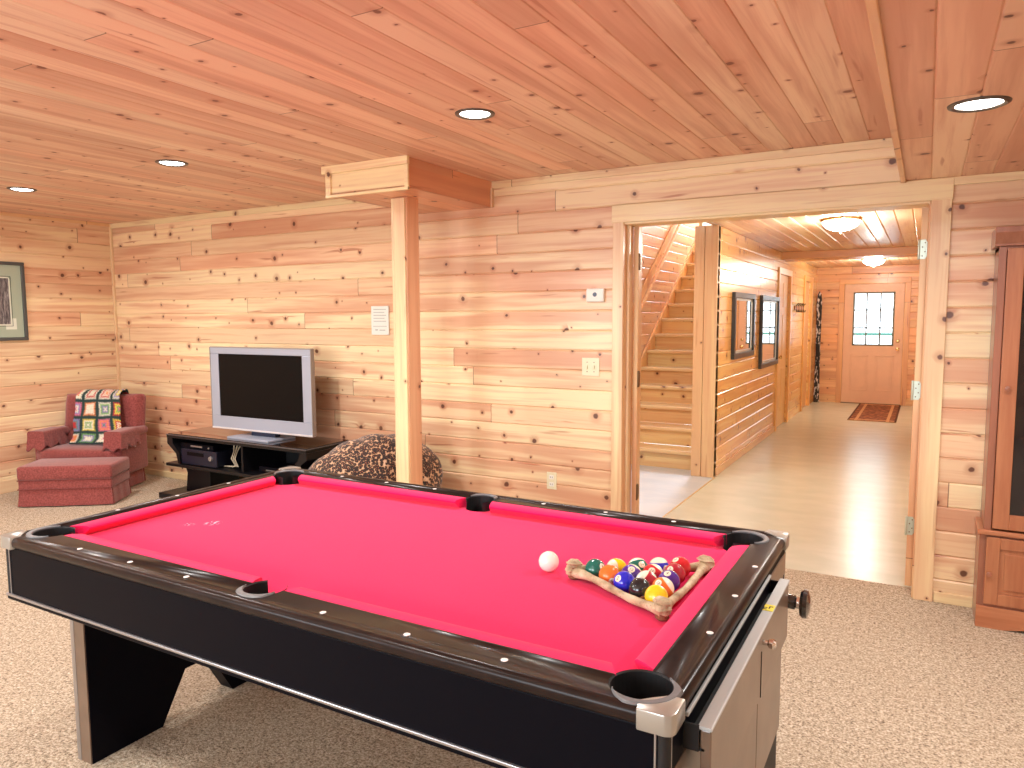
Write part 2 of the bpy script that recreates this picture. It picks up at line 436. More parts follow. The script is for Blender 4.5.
sbox('floor', (XL-.05, YF-.05, -.06), (XR+.05, 4.455, 0), CARPET, 0)
wall('ceiling', 'z', ZC, -1, [(YF-.02, D+.02, XL-.02, XR+.02)], W_CEIL, -.041, .1255, V='x', gap=.004, dep=.004)
wall('ceiling_soffit', 'z', ZS, -1, [(YF, D, XS, XR)], W_SOF, -.008, .128, V='x', gap=.005, dep=.004)
sbox('trim_1', (XS-.012, YF, ZS-.004), (XS, D, ZC), T_Y)                     # edge board of the soffit
sbox('trim_2', (XS-.014, YF, ZS-.012), (XS+.010, D-.02, ZS-.002), T_Y)
sbox('trim_3', (XL, D-.016, ZC-.045), (-3.20, D, ZC), T_X)
sbox('trim_4', (-2.60, D-.016, ZC-.045), (XS-.02, D, ZC), T_X)
sbox('trim_5', (XS-.02, D-.018, ZS-.04), (XR, D, ZS), T_X)
sbox('trim_6', (XL, D-.022, 0), (XL+.022, D, ZC), T_Z)                     # corner bead
sbox('trim_7', (XL, YF, ZC-.03), (XL+.014, D-.02, ZC), T_Y)
sbox('baseboard_left', (XL, YF, 0), (XL+.014, D-.02, .11), pine('pine_base_pale', 'y', 'z', 5, -1, 9, light=(240, 220, 180), pink=(236, 208, 165), seed=71, knots=0, redness=.1), .004)
sbox('baseboard_back', (XL+.02, D-.014, 0), (OX0-.07, D, .055), T_X, .004)
sbox('baseboard_right', (.09, D-.014, 0), (XR, D, .055), T_X, .004)

# boxed-in duct with its post
bm = NB(); box(bm, (-3.165, 3.37, 2.222), (-2.58, 3.385, ZC), .002)
tag(obj('beam_front_board', bm, T_BEAMX), kind='structure')
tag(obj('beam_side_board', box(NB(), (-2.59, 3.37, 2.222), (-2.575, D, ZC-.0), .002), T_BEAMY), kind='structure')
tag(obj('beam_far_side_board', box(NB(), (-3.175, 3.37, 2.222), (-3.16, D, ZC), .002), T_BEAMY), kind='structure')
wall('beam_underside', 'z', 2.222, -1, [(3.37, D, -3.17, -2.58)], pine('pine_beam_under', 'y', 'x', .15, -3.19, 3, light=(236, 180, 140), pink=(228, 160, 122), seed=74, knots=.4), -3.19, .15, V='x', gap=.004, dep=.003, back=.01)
bm = NB()
box(bm, (-3.205, 3.345, ZC-.045), (-2.56, 3.37, ZC), .003)
box(bm, (-3.185, 3.357, 2.222), (-3.145, 3.372, ZC-.04), .003)
box(bm, (-2.592, 3.357, 2.205), (-2.565, 3.372, ZC-.045), .003)
box(bm, (-3.185, 3.355, 2.205), (-2.565, 3.372, 2.222), .003)
tag(obj('trim_8', bm, T_BEAMX), kind='structure')
sbox('trim_9', (-2.585, D-.03, 2.222), (-2.565, D, ZC-.045), T_Z)
bm = NB(); box(bm, (-2.885, 3.64, 0), (-2.795, 3.762, 2.222), .003)
tag(obj('post_column', bm, pine('pine_post_side', 'z', 'y', 5.0, -2, 4.5, light=(240, 190, 150), pink=(234, 174, 132), seed=77, knots=.4, redness=.5)), kind='structure')  # orange tone paints the side as missing the front's cool light
bm = NB(); box(bm, (-2.892, 3.622, 0), (-2.80, 3.641, 2.215), .003); box(bm, (-2.899, 3.62, 0), (-2.883, 3.66, 2.215), .002)
tag(obj('post_column_face', bm, T_Z), kind='structure')

# opening casing
bm = NB(); box(bm, (-1.705, D-.02, 0), (-1.635, D, OZ+.005), .003)
tag(obj('trim_10', bm, T_Z), kind='structure')
tag(obj('trim_11', box(NB(), (-.004, D-.02, 0), (.086, D, OZ+.005), .003), T_Z), kind='structure')
tag(obj('trim_12', box(NB(), (-1.712, D-.022, OZ), (.09, D, OZ+.105), .003), T_X), kind='structure')
sbox('jamb_left', (-1.66, D-.002, 0), (-1.634, 4.46, OZ+.02), T_JAMB)
sbox('jamb_right', (-.012, D-.002, 0), (.014, 4.46, OZ+.02), T_JAMB)
sbox('jamb_head', (-1.66, D-.002, OZ-.012), (.014, 4.46, OZ+.02), T_X)
sbox('trim_13', (-1.636, 4.345, 0), (-1.618, 4.39, OZ-.01), T_Z, .002)
sbox('trim_14', (-1.622, 4.43, 0), (-1.59, 4.50, OZ-.01), T_JAMB, .003)
sbox('trim_15', (-.045, 4.42, .02), (-.012, 4.47, OZ-.01), T_JAMB, .003)

def hinge(name_label, x, y, z, sgn, mat):
    t = empty('steel_hinge', (x, y, z), R(-90) if sgn < 0 else 0); sgn = 1; tag(t, name_label, 'hinge', None)
    bm = NB()
    pts = [(-.001, -.05), (.026, -.05), (.034, -.036), (.034, .036), (.026, .05), (-.001, .05)]
    prism(bm, pts, 'x', 0, .003*sgn)
    obj('leaf_plate', bm, mat, t)
    bm = NB(); lathe(bm, [(.005, -.052), (.006, -.05), (.006, .05), (.005, .052)], 12, Matrix.Translation((.003*sgn, -.004, 0)))
    obj('pin_barrel', bm, mat, t, True)
    bm = NB()
    for zz, yy in ((-.034, .012), (-.012, .024), (.012, .012), (.034, .024)):
        lathe(bm, [(.0035, 0), (.003, .0015), (0, .002)], 10, Matrix.Translation((.003*sgn, yy, zz)) @ Matrix.Rotation(R(90*sgn), 4, 'Y'))
    obj('screw', bm, HINGED, t)
for nm, z in (('upper', 1.83), ('middle', 1.09), ('lower', .355)):
    hinge(f'pale steel {nm} hinge on the right jamb of the hall opening', -.047, 4.4195, z, -1, HINGE)
    hinge(f'dark bronze {nm} hinge on the left jamb of the hall opening', -1.5895, 4.44, z, 1, HINGED)

# ------------------------------------------------------------------ hall and stair
HL, HR, HY, HZ = -1.66, .45, 13.60, 2.30
SL, SR = -2.85, -1.86
sbox('floor_hall', (HL+.011, 4.455, -.06), (HR+.05, 6.95, -.0), VINYL, 0)
sbox('floor_hall_far', (HL-.25, 6.95, -.06), (HR+.05, HY+.3, -.0), VINYL, 0)
sbox('floor_landing', (SL-1.0, 4.455, -.06), (HL+.011, 6.95, 0), LANDING, 0)
sbox('trim_16', (HL+.008, 4.46, -.004), (HL+.02, 6.72, .003), plain('seam_strip', srgb(206, 178, 120), .4), 0)
DY = [(9.86, 10.70), (12.10, 12.86)]
wall('wall_hall_left', 'x', HL, 1, [(6.72, 9.86, 0, HZ), (9.86, 10.70, 2.02, HZ), (10.70, 12.10, 0, HZ), (12.10, 12.86, 2.02, HZ), (12.86, HY+.02, 0, HZ)], W_HALL)
wall('wall_hall_right', 'x', HR, -1, [(D+.16, HY+.02, 0, HZ)], W_HALL)
FDX0, FDX1 = -1.225, -.325
wall('wall_hall_far', 'y', HY, -1, [(HL-.025, FDX0, 0, HZ), (FDX1, HR+.025, 0, HZ), (FDX0, FDX1, 2.01, HZ)], W_FAR)
wall('wall_hall_near', 'y', 4.46, 1, [(-3.4, -1.66, 0, HZ), (.014, HR, 0, HZ), (-1.66, .014, OZ+.02, HZ)], W_FAR, back=.12)
wall('ceiling_hall', 'z', HZ, -1, [(4.46, HY+.03, HL-.05, HR+.03)], W_HC, V='x')
sbox('beam_hall', (HL, 10.0, 2.205), (HR, 10.45, HZ), pine('pine_hall_beam', 'x', 'y', 5, 2, 9, light=(236, 186, 120), pink=(228, 160, 100), seed=83, knots=.4))
sbox('trim_17', (HL, 6.75, 0), (HL+.012, 9.8, .075), pine('pine_base_hall', 'y', 'z', 5, -1, 9, light=(240, 214, 160), pink=(236, 200, 140), seed=85, knots=0))
# wall end between stair and hall
bm = NB(); box(bm, (SR, 6.70, 0), (HL, 6.80, HZ), .004)
box(bm, (SR-.005, 6.685, 0), (SR+.085, 6.702, HZ), .003); box(bm, (SR+.09, 6.685, 0), (HL+.006, 6.702, HZ), .003)
tag(obj('wall_stair_end', bm, T_Z), kind='structure')
wall('wall_stair_right', 'x', SR, -1, [(6.80, 11.6, 0, 4.9)], W_HALL)
wall('wall_stair_left', 'x', SL, 1, [(6.75, 11.6, 0, 4.9)], pine('pine_stair_wall', 'y', 'z', .128, 0, 2.5, light=(232, 208, 170), pink=(226, 188, 148), seed=91))
wall('wall_landing_left', 'x', SL-.95, 1, [(4.46, 6.8, 0, 4.9)], W_HALL)
wall('wall_landing_far', 'y', 6.80, -1, [(SL-.95, SL, 0, 4.9)], W_FAR)
sbox('ceiling_landing', (SL-1, 4.46, HZ), (HL, 5.8, HZ+.05), W_HC, 0)
sbox('wall_stairwell', (HL-.02, 5.8, HZ), (HL, 6.8, 4.9), WHITE, 0)
wall('wall_stair_far', 'y', 11.6, -1, [(SL, SR, 0, 3.2), (SL, SR, 4.4, 4.9)], W_FAR)
sbox('ceiling_stair', (SL-1, 5.75, 4.9), (HL, 11.65, 4.95), WHITE, 0)
sbox('wall_stair_near', (SL-1, 5.75, HZ+.05), (HL, 5.8, 4.9), WHITE, 0)

st = empty('staircase', ((SL+SR)/2, 6.93, 0)); tag(st, 'straight knotty pine staircase climbing beyond the left side of the hall opening', 'staircase')
rr, run = .1825, .26
hw = (SR-SL)/2-.002
for i in range(16):
    y0, z1 = i*run, (i+1)*rr
    obj('tread', box(NB(), (-hw+.02, y0-.038, z1-.036), (hw-.003, y0+run-.001, z1), .008), T_X, st)
    obj('riser', box(NB(), (-hw+.02, y0-.002, z1-rr), (hw-.003, y0+.016, z1-.037), .001), T_STAIR, st)
def sidepoly(y): return y
for nm, xa, xb in (('stringer', -hw+.0, -hw+.02),):
    pts = [(-.06, 0), (-.06, .20), (16*run, 16*rr+.24), (16*run+.05, 15*rr-.3), (.35, 0)]
    obj(nm, prism(NB(), pts, 'x', xa, xb), T_JAMB, st)
hr = empty('stair_handrail', (SL, 6.93, .86)); tag(hr, 'sloping wooden handrail fixed along the stairway wall', 'handrail')
bm = NB(); prism(bm, [(0, 0), (0, .13), (15*run, 15*rr*1.06+.13), (15*run, 15*rr*1.06)], 'x', .003, .02, .002)
obj('backing_board', bm, T_JAMB, hr)
bm = NB(); tube(bm, [(.065, .02+i*.5*run*2, .05+i*rr*1.06) for i in range(15)], .021, 12)
obj('rail', bm, T_JAMB, hr, True)
for i in range(1, 15, 3):
    bm = NB(); tube(bm, [(.02, i*run, .03+i*rr*1.06), (.05, i*run, .02+i*rr*1.06), (.064, i*run+.01, .045+i*rr*1.06)], .006, 8)
    obj('bracket', bm, BRASS, hr, True)

# far entry door
d1 = empty('door_1', ((FDX0+FDX1)/2, HY+.02, 0)); tag(d1, kind='structure')
W2 = (FDX1-FDX0)/2-.004
bm = NB(); box(bm, (-W2-.03, .024, 0), (-W2+.012, .05, 2.03)); box(bm, (W2-.012, .024, 0), (W2+.03, .05, 2.03)); box(bm, (-W2-.03, .024, 1.99), (W2+.03, .05, 2.04)); obj('door_stop', bm, T_JAMB, d1)
wx0, wx1, wzA, wzB = -.31, .31, .98, 1.87
bm = NB()
box(bm, (-W2, -.02, .01), (W2, .022, wzA), .002); box(bm, (-W2, -.02, wzB), (W2, .022, 2.0), .002)
box(bm, (-W2, -.02, wzA), (wx0, .022, wzB), .002); box(bm, (wx1, -.02, wzA), (W2, .022, wzB), .002)
obj('door_leaf', bm, DOORP, d1)
for a, b in ((-.33, -.05), (.05, .33)):
    bm = NB()
    for z0, z1 in ((.22, .82),):
        for lo, hi in (((a, -.027, z0), (b, -.02, z0+.022)), ((a, -.027, z1-.022), (b, -.02, z1)), ((a, -.027, z0), (a+.022, -.02, z1)), ((b-.022, -.027, z0), (b, -.02, z1))): box(bm, lo, hi, .003)
        box(bm, (a+.05, -.025, z0+.05), (b-.05, -.02, z1-.05), .005)
    obj('door_panel', bm, DOORP, d1)
bm = NB()
for lo, hi in (((wx0, -.03, wzA), (wx1, -.01, wzA+.025)), ((wx0, -.03, wzB-.025), (wx1, -.01, wzB)), ((wx0, -.03, wzA), (wx0+.025, -.01, wzB)), ((wx1-.025, -.03, wzA), (wx1, -.01, wzB))): box(bm, lo, hi, .003)
for k in (1, 2): box(bm, (wx0+k*(wx1-wx0)/3-.011, -.024, wzA+.02), (wx0+k*(wx1-wx0)/3+.011, -.008, wzB-.02), .002)
for k in (1, 2): box(bm, (wx0+.02, -.024, wzA+k*(wzB-wzA)/3-.011), (wx1-.02, -.008, wzA+k*(wzB-wzA)/3+.011), .002)
obj('window_grille', bm, plain('grille_white', srgb(120, 122, 112), .6), d1)
obj('window_pane', box(NB(), (wx0, .002, wzA), (wx1, .008, wzB)), GLASS, d1)
bm = NB(); lathe(bm, [(.026, 0), (.028, .006), (.012, .012), (.010, .035), (.024, .045), (.028, .06), (.02, .072), (0, .075)], 20, Matrix.Translation((W2-.07, -.02, .93)) @ Matrix.Rotation(R(90), 4, 'X'))
obj('door_knob', bm, BRASS, d1, True)
bm = NB(); lathe(bm, [(.026, 0), (.028, .008), (.02, .018), (0, .02)], 20, Matrix.Translation((W2-.07, -.02, 1.06)) @ Matrix.Rotation(R(90), 4, 'X'))
obj('deadbolt', bm, BRASS, d1, True)
obj('threshold', box(NB(), (-W2-.01, -.04, 0), (W2+.01, .05, .012), .003), HINGED, d1)
bm = NB()
box(bm, (FDX0-.085, HY-.02, 0), (FDX0+.0, HY, 2.01), .003); box(bm, (FDX1, HY-.02, 0), (FDX1+.085, HY, 2.01), .003)
tag(obj('trim_18', bm, pine('pine_casing_far', 'z', 'x', 5, -3, 5, light=(238, 190, 130), pink=(232, 172, 112), seed=95, knots=.4)), kind='structure')
tag(obj('trim_19', box(NB(), (FDX0-.085, HY-.02, 2.01), (FDX1+.085, HY, 2.10), .003), pine('pine_casing_far_head', 'x', 'z', 5, -3, 5, light=(238, 190, 130), pink=(232, 172, 112), seed=96, knots=.4)), kind='structure')
# porch railing and ground seen through the far window
pr = empty('porch_railing', (-.77, 15.6, 0)); tag(pr, 'dark teal porch railing seen through the front door window', 'railing')
obj('top_rail', box(NB(), (-2, -.04, 1.10), (2, .04, 1.15), .005), plain('porch_teal', srgb(70, 130, 120), .5), pr)
obj('lower_rail', box(NB(), (-2, -.02, .15), (2, .02, .2), .005), plain('porch_teal2', srgb(70, 130, 120), .5), pr)
for i in range(9):
    obj('baluster', box(NB(), (-2+i*.5-.015, -.015, .2), (-2+i*.5+.015, .015, 1.1), .002), plain('porch_teal3', srgb(70, 130, 120), .5) if i == 0 else bpy.data.materials['porch_teal3'], pr)
for x_ in (-1.95, 1.95): obj('corner_post', box(NB(), (x_-.045, -.045, 0), (x_+.045, .045, 1.2), .005), bpy.data.materials['porch_teal3'], pr)
sbox('ground_porch', (-6, HY+.3, -.08), (5, 22, -.02), plain('porch_deck', srgb(190, 192, 186), .7), 0)

# side doors of the hall
def sidedoor(n, y0, y1, matn, leaf=True):
    d = empty('door_%d' % n, (HL, (y0+y1)/2, 0)); tag(d, kind='structure')
    h = (y1-y0)/2
    cm = pine(matn, 'z', 'y', 5, -3, 5, light=(240, 196, 124), pink=(232, 176, 104), seed=97+n, knots=.3)
    for s_ in (-1, 1):
        lo, hi = sorted((s_*h, s_*(h+.085)))
        obj('door_casing', box(NB(), (0, lo, 0), (.022, hi, 2.02), .003), cm, d)
    obj('door_casing', box(NB(), (0, -h-.085, 2.02), (.022, h+.085, 2.10), .003), cm, d)
    if leaf:
        bm = NB(); box(bm, (-.06, -h, .006), (-.022, h, 2.022), .002)
        lm = simple_wood(matn+'_leaf', (236, 196, 132), (240, 206, 148))
        obj('door_leaf', bm, lm, d)
        for a, b in ((-.34, -.05), (.05, .34)):
            for z0, z1 in ((.2, .78), (.95, 1.5), (1.6, 1.92)):
                bm = NB(); box(bm, (-.026, a, z0), (-.016, b, z1), .008); obj('door_panel', bm, lm, d)
        bm = NB(); lathe(bm, [(.026, 0), (.012, .012), (.010, .035), (.026, .05), (.02, .07), (0, .072)], 16, Matrix.Translation((-.02, -h+.07, .95)) @ Matrix.Rotation(R(90), 4, 'Y'))
        obj('door_knob', bm, BRASS, d, True)
    else:
        obj('door_leaf', box(NB(), (-.07, -h-.001, .001), (-.03, h+.001, 2.022), .002), simple_wood(matn+'_leaf', (226, 170, 110), (232, 180, 120)), d)
sidedoor(2, DY[0][0]+.0, DY[0][1], 'pine_side_door', True)
sidedoor(3, DY[1][0], DY[1][1], 'pine_side_casing', False)
sbox('light_block_behind_doors', (HL-.20, 9.7, -.02), (HL-.135, 13.0, 2.1), T_JAMB, 0)  # unseen panel added to stop outside light leaking round the side doors
sbox('light_block_over_doors', (HL-.14, 9.7, 2.02), (HL-.02, 13.0, 2.1), T_JAMB, 0)  # added top closure of the same light block, out of view

def mirror(y0, y1, z0, z1, label):
    t = empty('wall_mirror', (HL+.001, (y0+y1)/2, (z0+z1)/2)); tag(t, label, 'mirror', 'black framed mirrors on the hall wall')
    h, v, b = (y1-y0)/2, (z1-z0)/2, .055
    bm = NB()
    for lo, hi in (((0, -h, -v), (.035, h, -v+b)), ((0, -h, v-b), (.035, h, v)), ((0, -h, -v+b), (.035, -h+b, v-b)), ((0, h-b, -v+b), (.035, h, v-b))): box(bm, lo, hi, .004)
    obj('frame', bm, DARKF, t)
    bm = NB(); b2 = b
    for lo, hi in (((.008, -h+b2, -v+b2), (.016, h-b2, -v+b2+.025)), ((.008, -h+b2, v-b2-.025), (.016, h-b2, v-b2)), ((.008, -h+b2, -v+b2), (.016, -h+b2+.025, v-b2)), ((.008, h-b2-.025, -v+b2), (.016, h-b2, v-b2))): box(bm, lo, hi, .002)
    obj('inner_bevel', bm, plain('mirror_bevel', srgb(200, 206, 200), .3, metal=.5) if 'mirror_bevel' not in bpy.data.materials else bpy.data.materials['mirror_bevel'], t)
    obj('glass', box(NB(), (.003, -h+b, -v+b), (.009, h-b, v-b)), MIRROR, t)
mirror(7.29, 8.25, 1.06, 1.72, 'black framed mirror on the hall wall, the one nearer the stairs')
mirror(8.66, 9.76, .88, 1.72, 'taller black framed mirror on the hall wall reflecting the door window')

hk = empty('coat_rack', (HL, 11.55, 1.60)); tag(hk, 'dark coat hook rail on the hall wall between two doors', 'coat rack')
obj('backing_rail', box(NB(), (0, -.42, -.03), (.018, .42, .03), .004), plain('rack_wood', srgb(176, 120, 70), .5), hk)
for i in range(5):
    y_ = -.34+i*.17; bm = NB(); box(bm, (.018, y_-.008, -.03), (.024, y_+.008, .03), .002); tube(bm, [(.018, y_, -.02), (.03, y_, -.06), (.045, y_, -.06), (.05, y_, -.03)], .007, 8)
    tube(bm, [(.018, y_, .02), (.035, y_, .05), (.055, y_, .065)], .007, 8)
    obj('hook', bm, plain('hook_iron', srgb(50, 36, 30), .5, metal=.5) if i == 0 else bpy.data.materials['hook_iron'], hk, True)

sk = empty('ski', (-1.60, 13.46, 0), 0); tag(sk, 'tall narrow black and white ski standing upright in the hall corner', 'ski')
s_ = NT('ski_print'); co_, ax_ = s_.obc()
s_.l(s_.mix(s_.smooth(s_.noise(s_.comb(s_.math('MULTIPLY', ax_['x'], 25.0), 0.0, s_.math('MULTIPLY', ax_['z'], 9.0)), 1, 3), .52, .56), srgb(24, 22, 24), srgb(220, 210, 205)), s_.b.inputs['Base Color'])
bm = NB(); prism(bm, [(-.045, 0), (.045, 0), (.042, .3), (.036, .9), (.044, 1.7), (.03, 1.84), (0, 1.9), (-.03, 1.84), (-.044, 1.7), (-.036, .9), (-.042, .3)], 'y', -.006, .006, .002)
obj('blade', bm, s_.m, sk)
bm = NB(); box(bm, (-.03, -.035, .78), (.03, -.005, 1.0), .006); box(bm, (-.025, -.03, .62), (.025, -.005, .70), .006)
obj('binding', bm, BLACKM, sk)

rg = empty('door_mat', (-.62, 12.45, 0)); tag(rg, 'brown patterned runner rug in front of the far entry door', 'rug')
s_ = NT('runner_pattern'); co_, ax_ = s_.obc()
ex = s_.math('ABSOLUTE', ax_['x']); ey = s_.math('ABSOLUTE', ax_['y'])
bd = s_.math('MAXIMUM', s_.math('LESS_THAN', s_.math('ABSOLUTE', s_.math('SUBTRACT', ex, .20)), .02), s_.math('LESS_THAN', s_.math('ABSOLUTE', s_.math('SUBTRACT', ey, 1.0)), .04))
n_ = s_.smooth(s_.noise(co_, 16, 3), .45, .6)
c_ = s_.mix(n_, srgb(112, 62, 40), srgb(160, 100, 66)); c_ = s_.mix(bd, c_, srgb(196, 148, 104))
c_ = s_.mix(s_.math('GREATER_THAN', ex, .285), c_, srgb(80, 42, 30))
s_.l(c_, s_.b.inputs['Base Color']); s_.b.inputs['Roughness'].default_value = .9
obj('woven_pile', box(NB(), (-.31, -1.1, 0), (.31, 1.1, .008), .003), s_.m, rg)
bm = NB()
FRG = plain('fringe', srgb(190, 160, 120), .9); bm.free()
for e in (-1, 1):
    bm = NB(); box(bm, (-.305, min(e*1.1, e*1.106), 0), (.305, max(e*1.1, e*1.106), .005))
    for i in range(30): box(bm, (-.30+i*.0205, min(e*1.1, e*1.13), 0), (-.30+i*.0205+.008, max(e*1.1, e*1.13), .004))
    obj('fringe', bm, FRG, rg)

def area(name, loc, rot, sx, sy, power, col, shape='RECTANGLE', spread=180):
    L = bpy.data.lights.new(name, 'AREA'); L.shape = shape; L.size = sx
    if shape in ('RECTANGLE', 'ELLIPSE'): L.size_y = sy
    L.energy = power; L.color = col; L.spread = R(spread)
    o = bpy.data.objects.new(name, L); COL.objects.link(o); o.location = loc; o.rotation_euler = rot
    return o
WARM = (1.0, .975, .95)
def dome(x, y, label):
    t = empty('ceiling_light', (x, y, HZ)); tag(t, label, 'ceiling light', 'frosted dome lights on the hall ceiling')
    bm = NB(); lathe(bm, [(.16, 0), (.165, -.012), (.155, -.02), (.13, -.02)], 32); obj('metal_pan', bm, BRASS, t, True)
    bm = NB(); lathe(bm, [(.15*math.cos(a*math.pi/16), -.018-.085*math.sin(a*math.pi/16)) for a in range(9)], 32, cap=False)
    obj('glass_bowl', bm, plain('bowl_glow', srgb(255, 248, 232), .4, emit=(1, .93, .8, 1), es=7.0) if 'bowl_glow' not in bpy.data.materials else bpy.data.materials['bowl_glow'], t, True)
    bm = NB(); lathe(bm, [(.0, -.125), (.010, -.118), (.012, -.108), (.006, -.1)], 12); obj('finial', bm, BRASS, t, True)
    L = bpy.data.lights.new('dome_bulb', 'POINT'); L.energy = PW_DOME; L.color = (1, .93, .82); L.shadow_soft_size = .12
    o = bpy.data.objects.new('dome_bulb', L); COL.objects.link(o); o.location = (x, y, HZ-.16)

# ------------------------------------------------------------------ downlights
PW_DOWN, PW_DOME = 21, 46
LENS = plain('downlight_lens', (1, 1, 1, 1), .4, emit=(1, .97, .93, 1), es=14.0)
TRIMD = plain('downlight_trim', srgb(92, 84, 76), .35, metal=.4)
def downlight(x, y, z, label):
    t = empty('recessed_downlight', (x, y, z)); tag(t, label, 'ceiling light', 'recessed downlights in the pine ceiling')
    bm = NB(); lathe(bm, [(.066, .004), (.068, -.004), (.078, -.008), (.088, -.004), (.09, .001)], 36, cap=False); obj('trim_ring', bm, TRIMD, t, True)
    bm = NB(); lathe(bm, [(0, -.010), (.03, -.009), (.055, -.005), (.067, .0)], 36, cap=False); obj('lens', bm, LENS, t, True)
    area('disk_lamp', (x, y, z-.018), (0, 0, 0), .12, .12, PW_DOWN, WARM, 'DISK', 165)
downlight(-5.521, 2.842, ZC, 'recessed downlight in the ceiling above the armchair, farthest left')
downlight(-3.858, 2.815, ZC, 'recessed downlight in the ceiling in front of the television')
downlight(-1.788, 2.836, ZC, 'recessed downlight in the ceiling above the far rail of the pool table')
downlight(.118, 2.861, ZS, 'recessed downlight in the lowered ceiling on the right')
for x in (-5.5, -3.6, -1.7): area('disk_lamp', (x, .3, ZC-.02), (0, 0, 0), .12, .12, PW_DOWN, WARM, 'DISK', 165)
area('disk_lamp', (1.6, 2.0, ZS-.02), (0, 0, 0), .12, .12, PW_DOWN, WARM, 'DISK', 165)
area('disk_lamp', (1.6, -.5, ZS-.02), (0, 0, 0), .12, .12, PW_DOWN, WARM, 'DISK', 165)
dome(-.665, 6.83, 'frosted glass dome light on the hall ceiling nearer the opening')
dome(-.70, 11.85, 'frosted glass dome light on the hall ceiling near the entry door')
area('disk_lamp', (-2.5, 5.5, HZ-.02), (0, 0, 0), .12, .12, 22, (1, .95, .86), 'DISK', 165)  # unseen lamp added to brighten the landing and stairs
# daylight through windows
for a, b in WIN: area('window_daylight', ((a+b)/2, YF-.10, 1.5), (R(90), 0, 0), b-a, 1.1, 75, (.84, .92, 1.0))
area('window_daylight', (-2.35, 11.9, 3.8), (R(-90), 0, 0), .9, 1.1, 330, (.66, .80, 1.0))

# ------------------------------------------------------------------ pool table
TX, TY = -1.41, 1.7425
PT = empty('pool_table', (TX, TY, 0))
tag(PT, 'black pool table with bright pink felt and white rail sights on beige carpet', 'pool table')
HX, HYY, IX, IY, ZR, ZB = 1.066, .597, .985, .500, .82, .785
pocks = [(-.965, -.492, .061), (-.955, .483, .061), (.985, -.515, .061), (.955, .483, .061)] + [(0, -.508, .055), (0, .508, .055)]
bm = NB(); box(bm, (-HX, -HYY, .786), (HX, HYY, ZR), .014, 4)
rail = obj('rail_frame', bm, RAIL, PT, True)
cut = NB(); box(cut, (-IX, -IY, .7), (IX, IY, .9))
subtract(rail, [cut] + [cylbm(x, y, r, .7, .9) for x, y, r in pocks])
bm = NB(); box(bm, (-IX-.005, -IY-.005, ZB-.012), (IX+.005, IY+.005, ZB))
bed = obj('felt_bed', bm, FELT, PT)
subtract(bed, [cylbm(x, y, r-.0012, .7, .9) for x, y, r in pocks])
# cushions
def cushion(p0, p1, nrm, e0, e1):
    """cushion along p0-p1, nose towards nrm; e0/e1 = how far the nose is cut back at each end"""
    p0, p1, n = Vector((*p0, 0)), Vector((*p1, 0)), Vector((*nrm, 0)); d = (p1-p0).normalized()
    prof = [(0, ZR-.001), (.022, ZR), (.044, ZR-.003), (.050, ZR-.008), (.050, ZR-.013), (.030, ZB+.0005), (0, ZB+.0005)]
    bm = NB(); A, B = [], []
    for o_, z in prof:
        f = o_/.05
        A.append(bm.verts.new(p0+d*e0*f+n*o_+Vector((0, 0, z)))); B.append(bm.verts.new(p1-d*e1*f+n*o_+Vector((0, 0, z))))
    k = len(prof)
    for i in range(k): bm.faces.new((A[i], A[(i+1) % k], B[(i+1) % k], B[i]))
    bm.faces.new(A[::-1]); bm.faces.new(B)
    obj('cushion', bm, FELT, PT, True, angle=35)
for sy in (-1, 1):
    cushion((-IX+.085, sy*IY), (-.056, sy*IY), (0, -sy), .030, .018)
    cushion((.056, sy*IY), (IX-(.085 if sy > 0 else .056), sy*IY), (0, -sy), .018, .030)
for sx in (-1, 1): cushion((sx*IX, -IY+(.052 if sx > 0 else .070)), (sx*IX, IY-.080), (-sx, 0), .034, .030)
# pockets
for i, (x, y, r) in enumerate(pocks):
    bm = NB(); n = 36
    t = NB(); lathe(t, [(r, .70), (r-.003, .70), (r-.003, ZR-.004), (r, ZR-.001)], n, cap=False)
    # keep only the part under rails/cushions (drop wall over the playing field)
    cx = 0 if i > 3 else math.copysign(1, x); cy = math.copysign(1, y)
    dead = []
    for f in t.faces:
        c = f.calc_center_median(); 
        if c.z > ZB-.03:
            lx, ly = x+c.x, y+c.y
            if (abs(lx) < IX-.045 and abs(ly) < IY-.045) or (i > 3 and abs(ly) < IY-.03): dead.append(f)
    bmesh.ops.delete(t, geom=dead, context='FACES')
    merge(bm, t, Matrix.Translation((x, y, 0)))
    lathe(bm, [(0, .70), (r, .70), (r, .705), (0, .705)], n, Matrix.Translation((x, y, 0)))
    liner = obj('pocket_liner', bm, BLACKM, PT)
    # grey horseshoe rim on the wood only
    bm = NB(); a0 = math.atan2(cy, cx) if i < 4 else math.atan2(cy, 0); span = R(92) if i < 4 else R(74)
    N_ = 28; ro = r+.013; ri = r-.004
    ring = []
    for k in range(N_+1):
        a = a0-span+2*span*k/N_
        tp = min(1, 4*min(k, N_-k)/N_+.15)
        w_ = ri+(ro-ri)*tp
        ring.append([bm.verts.new((x+q*math.cos(a), y+q*math.sin(a), z)) for q, z in ((ri+.002, ZR-.003), (ri, ZR+.001), (ri+.003, ZR+.004), (w_-.003, ZR+.004), (w_, ZR+.0005), (w_, ZR-.004))])
    for p, q in zip(ring, ring[1:]):
        for j in range(6): bm.faces.new((p[j], p[(j+1) % 6], q[(j+1) % 6], q[j]))
    bm.faces.new(ring[0][::-1]); bm.faces.new(ring[-1])
    obj('pocket_rim', bm, GREYP, PT, True)
